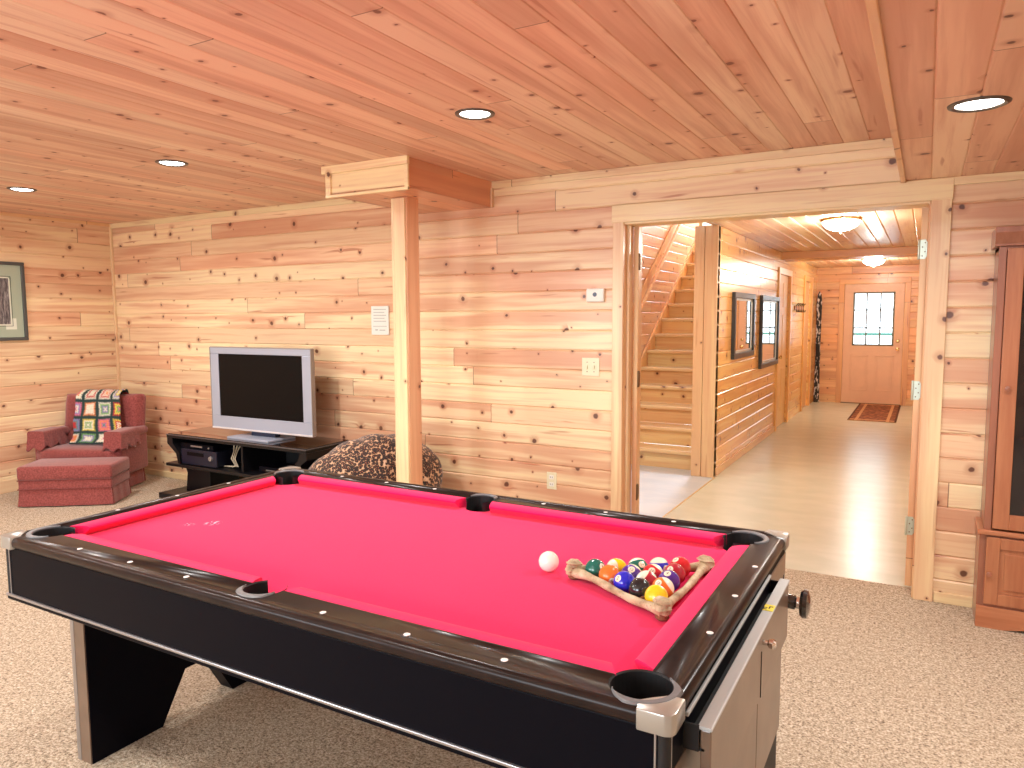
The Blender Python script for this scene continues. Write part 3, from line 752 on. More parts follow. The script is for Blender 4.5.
# corner caps
for sx in (-1, 1):
    for sy in (-1, 1):
        bm = NB()
        P_ = [(1.071, .53), (1.071, .585), (1.066, .597), (1.055, .602), (1.005, .602), (.998, .57), (1.022, .555), (1.042, .53)]
        prism(bm, [(sx*a, sy*b) for a, b in P_], 'z', .784, ZR+.003, .003)
        obj('corner_cap', bm, CAPP, PT, True)
# sights
for k in (-3, -2, -1, 1, 2, 3):
    for sy in (-1, 1):
        bm = NB(); lathe(bm, [(.0075, -.002), (.0075, .0006), (0, .001)], 16, Matrix.Translation((k*.239, sy*.553, ZR))); obj('sight', bm, WHITE, PT)
for k in (-1, 0, 1):
    for sx in (-1, 1):
        bm = NB(); lathe(bm, [(.0075, -.002), (.0075, .0006), (0, .001)], 16, Matrix.Translation((sx*1.037, k*.235, ZR))); obj('sight', bm, WHITE, PT)
# aprons
ZA = .632
obj('side_apron', box(NB(), (-HX+.02, -HYY+.008, ZA), (HX-.02, -HYY+.026, .787), .002), BLACK, PT)
obj('side_apron', box(NB(), (-HX+.02, HYY-.026, ZA), (HX-.02, HYY-.008, .787), .002), BLACK, PT)
obj('end_apron', box(NB(), (-HX+.008, -HYY+.02, ZA), (-HX+.026, HYY-.02, .787), .002), BLACK, PT)
for sx in (-1, 1):
    for sy in (-1, 1):
        bm = NB(); lathe(bm, [(.013, ZA), (.013, .787)], 12, Matrix.Translation((sx*(HX-.018), sy*(HYY-.018), 0)))
        obj('corner_post', bm, BLACKM, PT, True)
        bm = NB()
        box(bm, (sx*(HX-.03)-.002, sy*(HYY-.0075)-.002, ZA+.004), (sx*(HX-.03)+.002, sy*(HYY-.0075)+.002, .785), .001)
        box(bm, (sx*(HX-.007)-.002, sy*(HYY-.022)-.002, ZA+.004), (sx*(HX-.007)+.002, sy*(HYY-.022)+.002, .785), .001)
        obj('corner_strip', bm, SILVER, PT)
bm = NB()
for sy in (-1, 1): box(bm, (-HX+.004, sy*(HYY-.008)-.006, ZA-.002), (HX-.004, sy*(HYY-.008)+.006, ZA+.006), .002)
box(bm, (-HX+.002, -HYY+.01, ZA-.002), (-HX+.014, HYY-.01, ZA+.006), .002)
obj('silver_edge_trim', bm, SILVER, PT)
obj('underside_panel', box(NB(), (-HX+.004, -HYY+.006, ZA-.014), (HX-.03, HYY-.006, ZA-.002), .002), BLACK, PT)
# left leg frame: panel across the width with an arched foot cut
def legpoly(y0, y1):
    f, h = .26, .18
    m0, m1 = y0+f, y1-f
    return [(y0, 0), (m0, 0), (m0+.10, h), (m1-.10, h), (m1, 0), (y1, 0), (y1, ZA-.014), (y0, ZA-.014)]
lp = legpoly(-.415, .415)
bm = NB(); prism(bm, lp, 'x', -1.035, -.962, .002); obj('leg', bm, BLACK, PT)
bm = NB(); box(bm, (-1.04, -.421, 0), (-1.02, -.411, ZA-.014), .002); obj('leg_edge_strip', bm, SILVER, PT)
bm = NB(); box(bm, (-1.02, -.419, 0), (-.965, -.414, ZA-.014), .001); obj('leg_edge_panel', bm, REFLP, PT)  # tan band painted for the carpet reflected in the leg edge
# right end: end panel reaching down, with scoring tray
XE = 1.058
bm = NB(); prism(bm, legpoly(-.577, .577), 'x', XE-.05, XE-.006, .002); obj('leg', bm, BLACK, PT)
bm = NB(); box(bm, (XE-.008, -.58, .20), (XE, .208-.002, .70), .002); box(bm, (XE-.008, .21, .20), (XE, .58, .70), .002)
obj('end_panel', bm, REFLP, PT)
bm = NB(); box(bm, (XE-.01, -.58, .70), (XE, .58, .787), .002); obj('end_apron', bm, BLACK, PT)
bm = NB(); box(bm, (XE-.0, .335, .70), (XE+.004, .58, .765), .001); obj('end_panel', bm, REFLP, PT)
yA, yB = -.50, .335
bm = NB(); box(bm, (XE+.003, yA, .773), (XE+.010, yB-.03, .781), .002); obj('tray_inner_rail', bm, LEDGE, PT)
bm = NB(); box(bm, (XE+.001, yA, .715), (XE+.040, yB, .722), .001); box(bm, (XE+.001, yA-.004, .715), (XE+.03, yA, .765), .001); box(bm, (XE+.001, yB, .715), (XE+.03, yB+.004, .755), .001)
obj('tray_floor', bm, BLACKM, PT)
bm = NB(); box(bm, (XE+.031, yA, .60), (XE+.051, yB, .757), .003); obj('tray_front', bm, REFLP, PT)
obj('tray_ledge', box(NB(), (XE+.027, yA-.003, .757), (XE+.053, yB+.003, .764), .002), LEDGE, PT)
bm = NB()
for y_, l_ in ((-.02, .05), (.10, .14), (.27, .02)):
    box(bm, (XE+.014, y_-l_/2, .728), (XE+.021, y_+l_/2, .734), .002)
obj('scoring_slider', bm, SILVER, PT)
bm = NB(); tube(bm, [(XE+.020, yA, .737), (XE+.020, yB, .737)], .003, 8); obj('tray_rod', bm, SILVER, PT, True)
bm = NB(); box(bm, (XE+.028, .085, .7636), (XE+.052, .125, .7652)); obj('sticker', bm, YELLOW, PT)
bm = NB()
for a, b, c_, d_ in ((.006, .018, .090, .094), (.006, .018, .100, .104), (.006, .010, .090, .104), (.022, .034, .110, .113), (.022, .026, .098, .113)):
    box(bm, (XE+.022+a*.8, c_, .7650), (XE+.022+b*.8, d_, .7657))
obj('sticker_symbol', bm, INK, PT)
bm = NB(); lathe(bm, [(.024, 0), (.026, .004), (.022, .012), (.020, .016), (.020, .062), (.014, .064), (.012, .072), (.034, .076), (.040, .084), (.038, .094), (.02, .10), (0, .101)], 28, Matrix.Translation((XE+.006, .349, .698)) @ Matrix.Rotation(R(90), 4, 'Y'))
obj('plunger_knob', bm, plain('gloss_knob', srgb(34, 36, 38), .1, coat=1.0), PT, True)
bm = NB(); lathe(bm, [(.0135, .064), (.0165, .066), (.0165, .073), (.0135, .075)], 24, Matrix.Translation((XE+.006, .349, .698)) @ Matrix.Rotation(R(90), 4, 'Y'))
obj('knob_collar', bm, CHROME, PT, True)
bm = NB(); lathe(bm, [(.006, 0), (.006, .012), (.011, .016), (.012, .024), (.008, .03), (0, .031)], 20, Matrix.Translation((XE+.051, -.035, .735)) @ Matrix.Rotation(R(90), 4, 'Y'))
obj('door_knob', bm, CHROME, PT, True)

bm = NB(); box(bm, (XE+.050, -.045, .605), (XE+.0522, -.041, .715)); obj('panel_seam', bm, BLACKM, PT)
# ------------------------------------------------------------------ balls
BR = .0284
def ballmat(name, col, stripe):
    s = NT(name); co, ax = s.obc()
    iv = srgb(240, 232, 208); c = srgb(*col)
    if stripe:
        f = s.smooth(s.math('ABSOLUTE', ax['z']), .0150, .0156, 1, 0); cc = s.mix(f, iv, c)
    else: cc = s.mix(0.0, c, iv)
    d = s.math('SQRT', s.math('ADD', s.math('MULTIPLY', ax['y'], ax['y']), s.math('MULTIPLY', ax['z'], ax['z'])))
    cc = s.mix(s.smooth(d, .0088, .0093, 1, 0), cc, iv)
    s.l(cc, s.b.inputs['Base Color']); s.b.inputs['Roughness'].default_value = .06; s.b.inputs['Coat Weight'].default_value = .5
    return s.m
def ballmesh(name):
    bm = bmesh.new(); bmesh.ops.create_uvsphere(bm, u_segments=40, v_segments=24, radius=BR)
    return bm
def numtext(o, n):
    for sx in (1, -1):
        cu = bpy.data.curves.new('n', 'FONT'); cu.body = str(n); cu.size = .0135 if n < 10 else .011; cu.align_x = 'CENTER'; cu.align_y = 'CENTER'; cu.resolution_u = 3
        to = bpy.data.objects.new('n', cu); COL.objects.link(to)
        bpy.context.view_layer.update()
        me = bpy.data.meshes.new_from_object(to.evaluated_get(bpy.context.evaluated_depsgraph_get()))
        bpy.data.objects.remove(to); bpy.data.curves.remove(cu)
        b = bmesh.new(); b.from_mesh(me); bpy.data.meshes.remove(me)
        bmesh.ops.triangulate(b, faces=b.faces[:])
        bmesh.ops.subdivide_edges(b, edges=b.edges[:], cuts=1)
        for v in b.verts:      # wrap onto the ball
            y, z = v.co.x*sx, v.co.y
            v.co = Vector((sx*math.sqrt(max((BR+.00015)**2-y*y-z*z, 0)), y, z))
        obj('number', b, INK, o)
cols = {1: ('yellow', (246, 205, 30)), 2: ('blue', (36, 44, 196)), 3: ('red', (206, 40, 50)), 4: ('purple', (76, 36, 140)), 5: ('orange', (240, 120, 50)), 6: ('green', (16, 104, 92)), 7: ('maroon', (176, 32, 50)), 8: ('black', (24, 28, 32))}
AB = Vector((.8870, -.4617)); AC = Vector((AB.x*.5-AB.y*.8660, AB.y*.5+AB.x*.8660))
sp_ = .0576
RKC = [(-.799, 1.748), (-.508, 1.603), (-.498, 1.948)]
G = Vector((-.746, 1.768))+(AB+AC)*(4*sp_/3)
rows = [[6, 5, 2, 8, 1], [9, 12, 15, 13], [14, 11, 4], [10, 7], [3]]
A0 = G-(AB+AC)*(4*sp_/3)
where = {6: 'at the left corner of the rack', 5: 'second from the left bone corner', 2: 'midway along the near bone of the rack', 8: 'beside the yellow ball near the front bone',
         1: 'at the near corner of the rack', 9: 'behind the solid orange ball', 12: 'behind the solid blue ball', 15: 'in the middle of the rack behind the black ball', 13: 'beside the yellow ball by the end bone',
         14: 'in the third row of the rack', 11: 'between the black and purple balls', 4: 'against the end bone', 10: 'in the far row of the rack', 7: 'near the far right corner beside the solid red ball', 3: 'at the far right corner of the rack'}
ori = {6: (-.3, .5), 5: (2.2, .2), 2: (-2.0, .6), 8: (-.9, -.55), 1: (-2.2, -.9), 9: (1.2, 1.3), 12: (-1.2, .9), 15: (.3, .8), 13: (-1.9, .8), 14: (-.7, .7), 11: (-1.4, .7), 4: (-1.6, 1.1), 10: (-.5, .2), 7: (-1.9, .7), 3: (-2.3, 1.0)}
for j, rw in enumerate(rows):
    for i, n in enumerate(rw):
        p = A0+AB*sp_*i+AC*sp_*j
        stripe = n > 8; cn, cc = cols[n-8 if stripe else n]
        if n == 8: lab = 'black number 8 ball '+where[n]
        elif stripe: lab = f'{cn} striped number {n} ball {where[n]}'
        else: lab = f'solid {cn} number {n} ball {where[n]}'
        az, el = ori[n]
        o = obj('billiard_ball', ballmesh('b'), ballmat('ball_%s_%s' % (cn, 'stripe' if stripe else 'solid'), cc, stripe), None, True, (p.x, p.y, ZB+BR+.0006))
        o.rotation_euler = Euler((random.uniform(-.6, .6), -el, az)); tag(o, lab, 'billiard ball', 'racked billiard balls')
        numtext(o, n)
BR = .0284
cb = obj('cue_ball', ballmesh('b'), plain('cue_ivory', srgb(246, 242, 230), .1, coat=.5), None, True, (-.884, 1.765, ZB+BR+.0006)); tag(cb, 'plain white cue ball on the pink felt left of the rack', 'billiard ball')

# rack of three bones
def bonemat():
    s = NT('old_bone'); co, ax = s.obc(); n = s.noise(co, 30, 4); n2 = s.noise(co, 120, 3)
    c = s.ramp(n, [(.3, srgb(132, 108, 80)), (.5, srgb(188, 172, 136)), (.7, srgb(216, 206, 176))])
    c = s.mix(s.smooth(n2, .55, .7, 0, .5), c, srgb(110, 76, 52)); s.l(c, s.b.inputs['Base Color']); s.b.inputs['Roughness'].default_value = .6
    s.bump(n2, .5, .002); return s.m
BONE = bonemat(); LASH = plain('rawhide_lashing', srgb(122, 80, 54), .8, noise_amt=.35, nscale=160, bump=.6)
RK = empty('ball_rack', (G.x, G.y, ZB)); tag(RK, 'triangular rack made of three lashed bones around the balls', 'ball rack')
inr = 4*sp_/math.sqrt(3)+BR*2+.012*2-.006
dirs = [(-(AB+AC)).normalized(), (AB*2-AC*1).normalized(), (AC*2-AB).normalized()]
Vt = [d_*(inr) for d_ in dirs]
Vt = [Vector((a_-G.x, b_-G.y, 0)) for a_, b_ in RKC]
def knob(bm, c, r, seed):
    t = bmesh.new(); bmesh.ops.create_icosphere(t, subdivisions=3, radius=1)
    rnd = random.Random(seed); ph = [rnd.uniform(0, 6) for _ in range(4)]
    for v in t.verts:
        k = 1+.14*math.sin(5*v.co.x+ph[0])*math.sin(5*v.co.y+ph[1])+.10*math.sin(8*v.co.z+ph[2])
        v.co = Vector((v.co.x*r[0]*k, v.co.y*r[1]*k, v.co.z*r[2]*k))
    merge(bm, t, Matrix.Translation(c))
for i in range(3):
    a, b = Vt[i], Vt[(i+1) % 3]; d_ = (b-a); L_ = d_.length; d_.normalize()
    pts = []; rad = []
    for k in range(13):
        f = -.02+1.04*k/12
        pts.append(a+d_*L_*f+Vector((0, 0, .020+.004*math.sin(f*7+i)))); e = abs(f-.5)*2
        rad.append(.0095+.007*e**4+.001*math.sin(f*20+i))
    bm = NB(); tube(bm, pts, rad, 14)
    knob(bm, pts[0]+Vector((0, 0, .006)), (.018, .016, .015), i*3+1); knob(bm, pts[-1]+Vector((0, 0, .004)), (.017, .018, .014), i*3+2)
    obj('bone', bm, BONE, RK, True)
for i, v in enumerate(Vt):
    bm = NB(); prof = [(.013, .002), (.017, .006), (.0155, .014), (.018, .022), (.0155, .030), (.014, .036)]
    lathe(bm, prof, 20, Matrix.Translation(v)); obj('lashing', bm, LASH, RK, True)
    bm = NB(); knob(bm, v+Vector((0, 0, .043)), (.021, .017, .010), i+30); obj('bone_end', bm, BONE, RK, True)

# ------------------------------------------------------------------ armchair, ottoman, blanket
def rbox(bm, lo, hi, bev, seg=4, M=None, mat=0): return box(bm, lo, hi, bev, seg, mat, M)
def puff(bm, lo, hi, bev, amt, M=None, div=7):
    """cushion with crowned faces"""
    t = bmesh.new(); bmesh.ops.create_cube(t, size=2)
    bmesh.ops.subdivide_edges(t, edges=t.edges[:], cuts=div, use_grid_fill=True)
    c = Vector([(hi[i]+lo[i])/2 for i in range(3)]); h = Vector([(hi[i]-lo[i])/2 for i in range(3)])
    for v in t.verts:
        x, y, z = v.co
        n = []
        q = (abs(x)**8+abs(y)**8+abs(z)**8)**(1/8)
        p = Vector((x, y, z))*(1/q)
        cr = [(1-p.y**2)*(1-p.z**2), (1-p.x**2)*(1-p.z**2), (1-p.x**2)*(1-p.y**2)]
        v.co = Vector([c[i]+p[i]*(h[i]+amt*cr[i]*(abs(p[i])**2)) for i in range(3)])
    return merge(bm, t, M)
def skirt(bm, x0, x1, y0, y1, z0, z1, flare=.012, pleat=True):
    """box-pleated skirt around a rectangle"""
    t = bmesh.new(); loop = []
    def side(a, b, n):
        for k in range(n):
            f = k/n; loop.append((a[0]+(b[0]-a[0])*f, a[1]+(b[1]-a[1])*f, f))
    C_ = [(x0, y0), (x1, y0), (x1, y1), (x0, y1)]
    for a, b in zip(C_, C_[1:]+C_[:1]): side(a, b, 40)
    cx, cy = (x0+x1)/2, (y0+y1)/2; bot, top = [], []
    for (x, y, f) in loop:
        dv = Vector((x-cx, y-cy)).normalized()
        ed = min(f, 1-f)
        pin = -.016 if (ed > .012 and ed < .035) else 0
        wv = .003*math.sin(f*19)
        bot.append(t.verts.new((x+dv.x*(flare+pin+wv), y+dv.y*(flare+pin+wv), z0))); top.append(t.verts.new((x+dv.x*pin*.15, y+dv.y*pin*.15, z1)))
    n = len(loop)
    for i in range(n): t.faces.new((bot[i], bot[(i+1) % n], top[(i+1) % n], top[i]))
    t.faces.new(bot[::-1]); t.faces.new(top)
    merge(bm, t)
CH = empty('armchair', (-6.355, 3.685, 0), R(26)); tag(CH, 'small rust red armchair with tufted back in the room corner', 'armchair')
bm = NB(); skirt(bm, -.335, .335, -.165, .26, .012, .16); obj('skirt', bm, RUST, CH, True, angle=60)
bm = NB(); rbox(bm, (-.34, -.17, .15), (.34, .27, .30), .02); obj('seat_frame', bm, RUST, CH, True)
bm = NB(); puff(bm, (-.37, -.20, .275), (.37, .18, .378), .03, .015); obj('seat_cushion', bm, RUST, CH, True)
for sx in (-1, 1):
    bm = NB(); a, b = sorted((sx*.285, sx*.385))
    rbox(bm, (a, -.165, .14), (b, .27, .47), .03)
    rbox(bm, (a-.015, -.18, .455), (b+.015, .27, .525), .032, 5)
    obj('arm', bm, RUST, CH, True, angle=60)
    t = bmesh.new(); bmesh.ops.create_cube(t, size=2)
    bmesh.ops.subdivide_edges(t, edges=t.edges[:], cuts=11, use_grid_fill=True)
    bmesh.ops.delete(t, geom=[f for f in t.faces if f.calc_center_median().z < -.99], context='FACES')
    ax_c, hw_c = (a+b)/2+sx*.004, (b-a)/2+.026
    for v in t.verts:
        x, y, z = v.co
        q = (abs(x)**6+abs(z)**6)**(1/6) if z > 0 else max(abs(x), 1e-6)
        k_ = 1/max(q, .999) if z > 0 else 1
        X_, Z_ = x*k_, z*k_ if z > 0 else z
        low_ = max(0, -z)
        hem = .018*math.sin(x*5.0+y*6.0+sx)+.014*math.sin(y*13+2)
        v.co = Vector((ax_c+X_*hw_c*(1+.10*low_)+.004*math.sin(y*9)*low_, -.055+y*.135-(.012*low_ if y < -.99 else 0), .475+Z_*(.060 if z > 0 else .085)-low_*hem))
    bm = NB(); merge(bm, t)
    o = obj('arm_cover', bm, RUST, CH, True, angle=70); m = o.modifiers.new('s', 'SOLIDIFY'); m.thickness = .005
# back
Mb = Matrix.Translation((0, .15, .365)) @ Matrix.Rotation(R(-9), 4, 'X')
bm = NB(); rbox(bm, (-.365, .035, -.16), (.365, .115, .46), .035, 5, Mb); obj('back_shell', bm, RUST, CH, True)
bm = NB()
t = bmesh.new(); bmesh.ops.create_grid(t, x_segments=44, y_segments=34, size=1)
tuft = [(-.17, .30), (.17, .30), (0, .30), (-.085, .14), (.085, .14), (-.25, .14), (.25, .14)]
bx0, bx1, bz0, bz1 = -.35, .35, -.0, .455
for v in t.verts:
    fx, fz = v.co.x, v.co.y
    X_, Z_ = (bx0+bx1)/2+fx*(bx1-bx0)/2, (bz0+bz1)/2+fz*(bz1-bz0)/2
    e = (1-abs(fx)**6)*(1-abs(fz)**6)
    dep = .075*e**.5
    for a, b in tuft:
        q = math.hypot(X_-a, Z_-b); dep -= .030*math.exp(-(q/.035)**2)
    dep -= .008*math.exp(-((abs(X_)-.0)/.012)**2)*0
    v.co = Vector((X_, .04-dep, Z_))
merge(bm, t, Mb); obj('back_cushion', bm, RUST, CH, True, angle=80)
for a, b in tuft[:3]+tuft[5:]:
    bm = NB(); t = bmesh.new(); bmesh.ops.create_uvsphere(t, u_segments=14, v_segments=8, radius=.013)
    merge(bm, t, Mb @ Matrix.Translation((a, -.012, b)) @ Matrix.Diagonal((1, .5, 1, 1))); obj('tuft_button', bm, BUTTON, CH, True)

OT = empty('ottoman', (-6.045, 3.41, 0), R(36)); tag(OT, 'rust red skirted ottoman in front of the matching armchair', 'ottoman')
bm = NB(); skirt(bm, -.345, .345, -.235, .115, .01, .145, .014); obj('skirt', bm, RUST, OT, True, angle=60)
bm = NB(); rbox(bm, (-.35, -.24, .14), (.35, .125, .215), .012); obj('frame', bm, RUST, OT, True)
bm = NB(); rbox(bm, (-.356, -.248, .216), (.356, .13, .328), .022, 4); obj('cushion', bm, RUST, OT, True)
bm = NB()
for z_ in (.216, .145): tube(bm, [(-.352, -.242, z_), (.352, -.242, z_), (.352, .127, z_), (-.352, .127, z_), (-.352, -.242, z_)], .004, 6)
obj('welt_piping', bm, BUTTON, OT, True)

BL = empty('crochet_blanket', CH.location, R(26)); tag(BL, 'colourful granny square crochet blanket draped over the armchair back', 'blanket')
bm = bmesh.new(); uvl = bm.loops.layers.uv.new('UVMap')
path = [(.31, .70, 0), (.30, .80, .08), (.27, .853, .14), (.19, .853, .2), (.125, .815, .27), (.085, .72, .42), (.055, .62, .57), (.03, .53, .72), (.0, .445, .88), (-.05, .412, 1.0)]
def pth(s_):
    for (a, b) in zip(path, path[1:]):
        if s_ <= b[2]:
            f = (s_-a[2])/(b[2]-a[2]); return a[0]+(b[0]-a[0])*f, a[1]+(b[1]-a[1])*f
    return path[-1][0], path[-1][1]
grid = []
NU, NV = 40, 56
for j in range(NV+1):
    v_ = j/NV; y_, z_ = pth(v_); row = []
    for i in range(NU+1):
        u_ = i/NU
        wl = -.160+.02*v_; wr = .205+.115*v_
        X_ = wl+(wr-wl)*u_
        rp = .006*math.sin(u_*14+v_*5)+.004*math.sin(v_*23+u_*9)
        row.append((bm.verts.new((X_+.004*math.sin(v_*17), y_-.012-rp, z_+rp*.5)), u_, v_))
    grid.append(row)
for j in range(NV):
    for i in range(NU):
        q = [grid[j][i], grid[j][i+1], grid[j+1][i+1], grid[j+1][i]]
        f = bm.faces.new([a[0] for a in q])
        for lp_, a in zip(f.loops, q): lp_[uvl].uv = (a[1], 1-a[2])
bm.faces.ensure_lookup_table()
o = obj('crochet_squares', bm, GRANNY, BL, True, angle=80); m = o.modifiers.new('s', 'SOLIDIFY'); m.thickness = .008

# ------------------------------------------------------------------ tv stand, tv, devices
TS = empty('tv_stand', (-4.665, 4.045, 0)); tag(TS, 'black television stand with glossy top and tapered pedestals', 'tv stand')
hw_, hd = .79, .235
obj('base', box(NB(), (-.85, -hd-.055, 0), (.80, hd, .045), .004), STANDB, TS)
for sx in (-1, 1):
    bm = NB(); prism(bm, [(sx*.72, .27), (sx*.68, .20), (sx*.71, .045), (sx*.40, .045), (sx*.40, .27)], 'y', -.13, .16, .003)
    obj('pedestal', bm, STANDB, TS)
obj('lower_shelf', box(NB(), (-.80, -hd-.01, .27), (.80, hd, .295), .004), STANDB, TS)
for sx in (-1, 1):
    bm = NB(); prism(bm, [(sx*.79, .505), (sx*.79, .455), (sx*.68, .38), (sx*.66, .295), (sx*.64, .295), (sx*.64, .38), (sx*.72, .46), (sx*.72, .505)], 'y', -hd+.004, hd, .002)
    obj('side_panel', bm, STANDB, TS)
obj('divider', box(NB(), (.08, -hd+.02, .295), (.10, hd, .505), .002), STANDB, TS)
obj('back_panel', box(NB(), (-.66, hd-.012, .295), (.66, hd-.002, .505), .001), BLACKM, TS)
obj('top', box(NB(), (-hw_, -hd, .505), (hw_, hd, .535), .004), STANDB, TS)
obj('glass_top', box(NB(), (-hw_+.01, -hd+.01, .5352), (hw_-.01, hd-.01, .541), .002), STANDG, TS)
bm = NB(); box(bm, (-hw_, -hd-.003, .528), (hw_, -hd+.002, .536), .001); box(bm, (hw_-.002, -hd, .528), (hw_+.003, hd, .536), .001); obj('edge_strip', bm, plain('dark_metal_strip', srgb(120, 120, 128), .3, metal=.8), TS)

RC = empty('receiver', (-5.075, 3.98, .2955)); tag(RC, 'dark silver audio receiver inside the left bay of the television stand', 'receiver')
obj('case', box(NB(), (-.21, -.15, .008), (.21, .15, .13), .005), plain('receiver_case', srgb(22, 24, 36), .35, metal=.3), RC)
obj('front_panel', box(NB(), (-.215, -.158, .006), (.215, -.15, .132), .003), plain('receiver_front', srgb(30, 32, 50), .3, metal=.3), RC)
bm = NB(); lathe(bm, [(.02, 0), (.018, .014), (0, .015)], 20, Matrix.Translation((.15, -.158, .075)) @ Matrix.Rotation(R(90), 4, 'X')); obj('volume_knob', bm, SILVER, RC, True)
obj('display', box(NB(), (-.14, -.160, .08), (.06, -.157, .11)), TVSCR, RC)
for x_ in (-.17, .17):
    bm = NB(); lathe(bm, [(.015, 0), (.015, .008)], 12, Matrix.Translation((x_, -.10, 0))); obj('foot', bm, BLACKM, RC)
PL = empty('disc_player', (-5.12, 3.98, .4265)); tag(PL, 'thin black disc player stacked on the receiver in the television stand', 'disc player')
obj('case', box(NB(), (-.2, -.14, 0), (.2, .14, .045), .004), BLACK, PL)
obj('tray', box(NB(), (-.07, -.143, .018), (.07, -.139, .030), .001), SILVER, PL)
bm = NB(); lathe(bm, [(.008, 0), (.007, .006), (0, .006)], 14, Matrix.Translation((.15, -.14, .022)) @ Matrix.Rotation(R(90), 4, 'X')); obj('button', bm, SILVER, PL, True)
CBX = empty('cable_box', (-4.33, 3.99, .2955)); tag(CBX, 'small dark cable box in the right bay of the television stand', 'cable box')
obj('case', box(NB(), (-.13, -.10, .004), (.13, .10, .05), .004), BLACK, CBX)
obj('front_light_strip', box(NB(), (-.05, -.1025, .022), (.05, -.0995, .030)), SILVER, CBX)
CBL = empty('cable', (-4.72, 4.0, .2955)); tag(CBL, 'pale bundle of cables hanging inside the middle of the television stand', 'cable')
for k in range(3):
    bm = NB(); tube(bm, [(.02*k, -.12+.02*k, .205), (.01+.02*k, -.13, .15), (-.012+.02*k, -.14, .09), (.02+.015*k, -.13, .03), (-.05-.05*k, -.10, .008)], .005, 8)
    obj('strand', bm, plain('cable_pale%s' % ('' if k else ''), srgb(190, 176, 150), .6) if k == 0 else bpy.data.materials['cable_pale'], CBL, True)

TV = empty('television', (-4.515, 4.0, .541), R(1.0)); tag(TV, 'silver framed flat screen television on the black stand', 'television')
# body z relative to stand top
z0, z1, hw2 = .062, .715, .545
sx0, sx1, sz0, sz1 = -.455, .455, .160, .662
bm = NB()
for lo, hi in (((-hw2, -.03, z0), (hw2, .01, sz0)), ((-hw2, -.03, sz1), (hw2, .01, z1)), ((-hw2, -.03, sz0), (sx0, .01, sz1)), ((sx1, -.03, sz0), (hw2, .01, sz1))): box(bm, lo, hi, .004)
obj('bezel', bm, TVSIL, TV)
obj('back_cover', box(NB(), (-hw2+.03, .0, z0+.02), (hw2-.05, .075, z1-.02), .02, 3), plain('tv_back', srgb(70, 66, 62), .5), TV)
obj('screen', box(NB(), (sx0-.002, -.024, sz0-.002), (sx1+.002, .0, sz1+.002)), TVSCR, TV)
obj('lower_trim', box(NB(), (-hw2-.002, -.036, z0-.008), (hw2+.002, -.0, z0+.006), .003), plain('tv_trim', srgb(225, 225, 228), .3, metal=.4), TV)
bm = NB(); box(bm, (hw2-.002, -.034, z0-.004), (hw2+.004, .008, z1), .003); box(bm, (-hw2-.006, -.034, z0), (-hw2+.002, .008, z1), .003); box(bm, (-hw2, -.034, z1-.003), (hw2, .008, z1+.004), .003)
obj('outer_trim', bm, plain('tv_side', srgb(150, 142, 134), .4), TV)
obj('neck', box(NB(), (-.13, -.01, .012), (.13, .05, .09), .006), plain('tv_neck', srgb(30, 44, 70), .3), TV)
bm = NB(); prism(bm, [(-.27, -.13), (.20, -.15), (.22, .12), (-.25, .12)], 'z', 0, .018, .005); obj('foot', bm, TVSIL, TV)

# ------------------------------------------------------------------ bean bag
bm = bmesh.new(); bmesh.ops.create_uvsphere(bm, u_segments=72, v_segments=48, radius=1)
for v in bm.verts:
    x, y, z = v.co
    zz = max(z, -.72)
    rxx = .50; sh = .13*max(z, 0)
    fold = .018*math.sin(9*x-5*z+2)*max(0, 1-abs(z))+.012*math.sin(16*x+7*y+3*z)
    v.co = Vector((rxx*x*(1+fold)+sh*.75, (.285*y)*(1+fold), .41*(zz+.72)/1.72*1.68*(1+fold*.8)))
    if v.co.z < .0: v.co.z = 0
bb = obj('bean_bag', bm, LEOP, None, True, (-3.29, 3.81, .001), rot=(0, 0, R(45)), angle=180); tag(bb, 'leopard print plush bean bag slumped behind the pool table', 'bean bag')

# ------------------------------------------------------------------ wall pieces
def wallthing(name, x, z, label, cat): 
    t = empty(name, (x, D+.001, z)); tag(t, label, cat); return t
t = wallthing('thermostat', -1.819, 1.622, 'small white thermostat high on the wall left of the hall opening', 'thermostat')
obj('housing', box(NB(), (-.060, -.028, -.042), (.060, 0, .042), .008, 3), PLASTW, t, True)
bm = NB(); lathe(bm, [(.014, 0), (.013, .004), (0, .004)], 20, Matrix.Translation((0, -.028, .004)) @ Matrix.Rotation(R(90), 4, 'X')); obj('dial', bm, plain('thermostat_dial', srgb(90, 104, 120), .4), t)
t = wallthing('light_switch', -1.854, 1.168, 'ivory double light switch plate left of the hall opening', 'light switch')
obj('plate', box(NB(), (-.060, -.007, -.058), (.060, 0, .058), .003, 2), PLASTI, t)
for x_ in (-.024, .024):
    bm = NB(); box(bm, (x_-.005, -.018, -.012), (x_+.005, -.006, .012), .002, M=None); obj('toggle', bm, PLASTI, t)
    bm = NB()
    for z_ in (-.030, .030): lathe(bm, [(.0035, 0), (0, .0015)], 10, Matrix.Translation((x_, -.007, z_)) @ Matrix.Rotation(R(90), 4, 'X'))
    obj('screw', bm, HINGED, t)
t = wallthing('power_outlet', -2.131, .40, 'ivory power outlet low on the wall above the pool table rail', 'outlet')
obj('plate', box(NB(), (-.036, -.006, -.058), (.036, 0, .058), .003, 2), PLASTI, t)
for z_ in (-.024, .024):
    bm = NB(); box(bm, (-.017, -.009, z_-.014), (.017, -.005, z_+.014), .004); obj('socket', bm, PLASTW, t)
    bm = NB(); box(bm, (-.008, -.0096, z_-.004), (-.0055, -.0088, z_+.006)); box(bm, (.0055, -.0096, z_-.004), (.008, -.0088, z_+.006)); obj('slot', bm, INK, t)
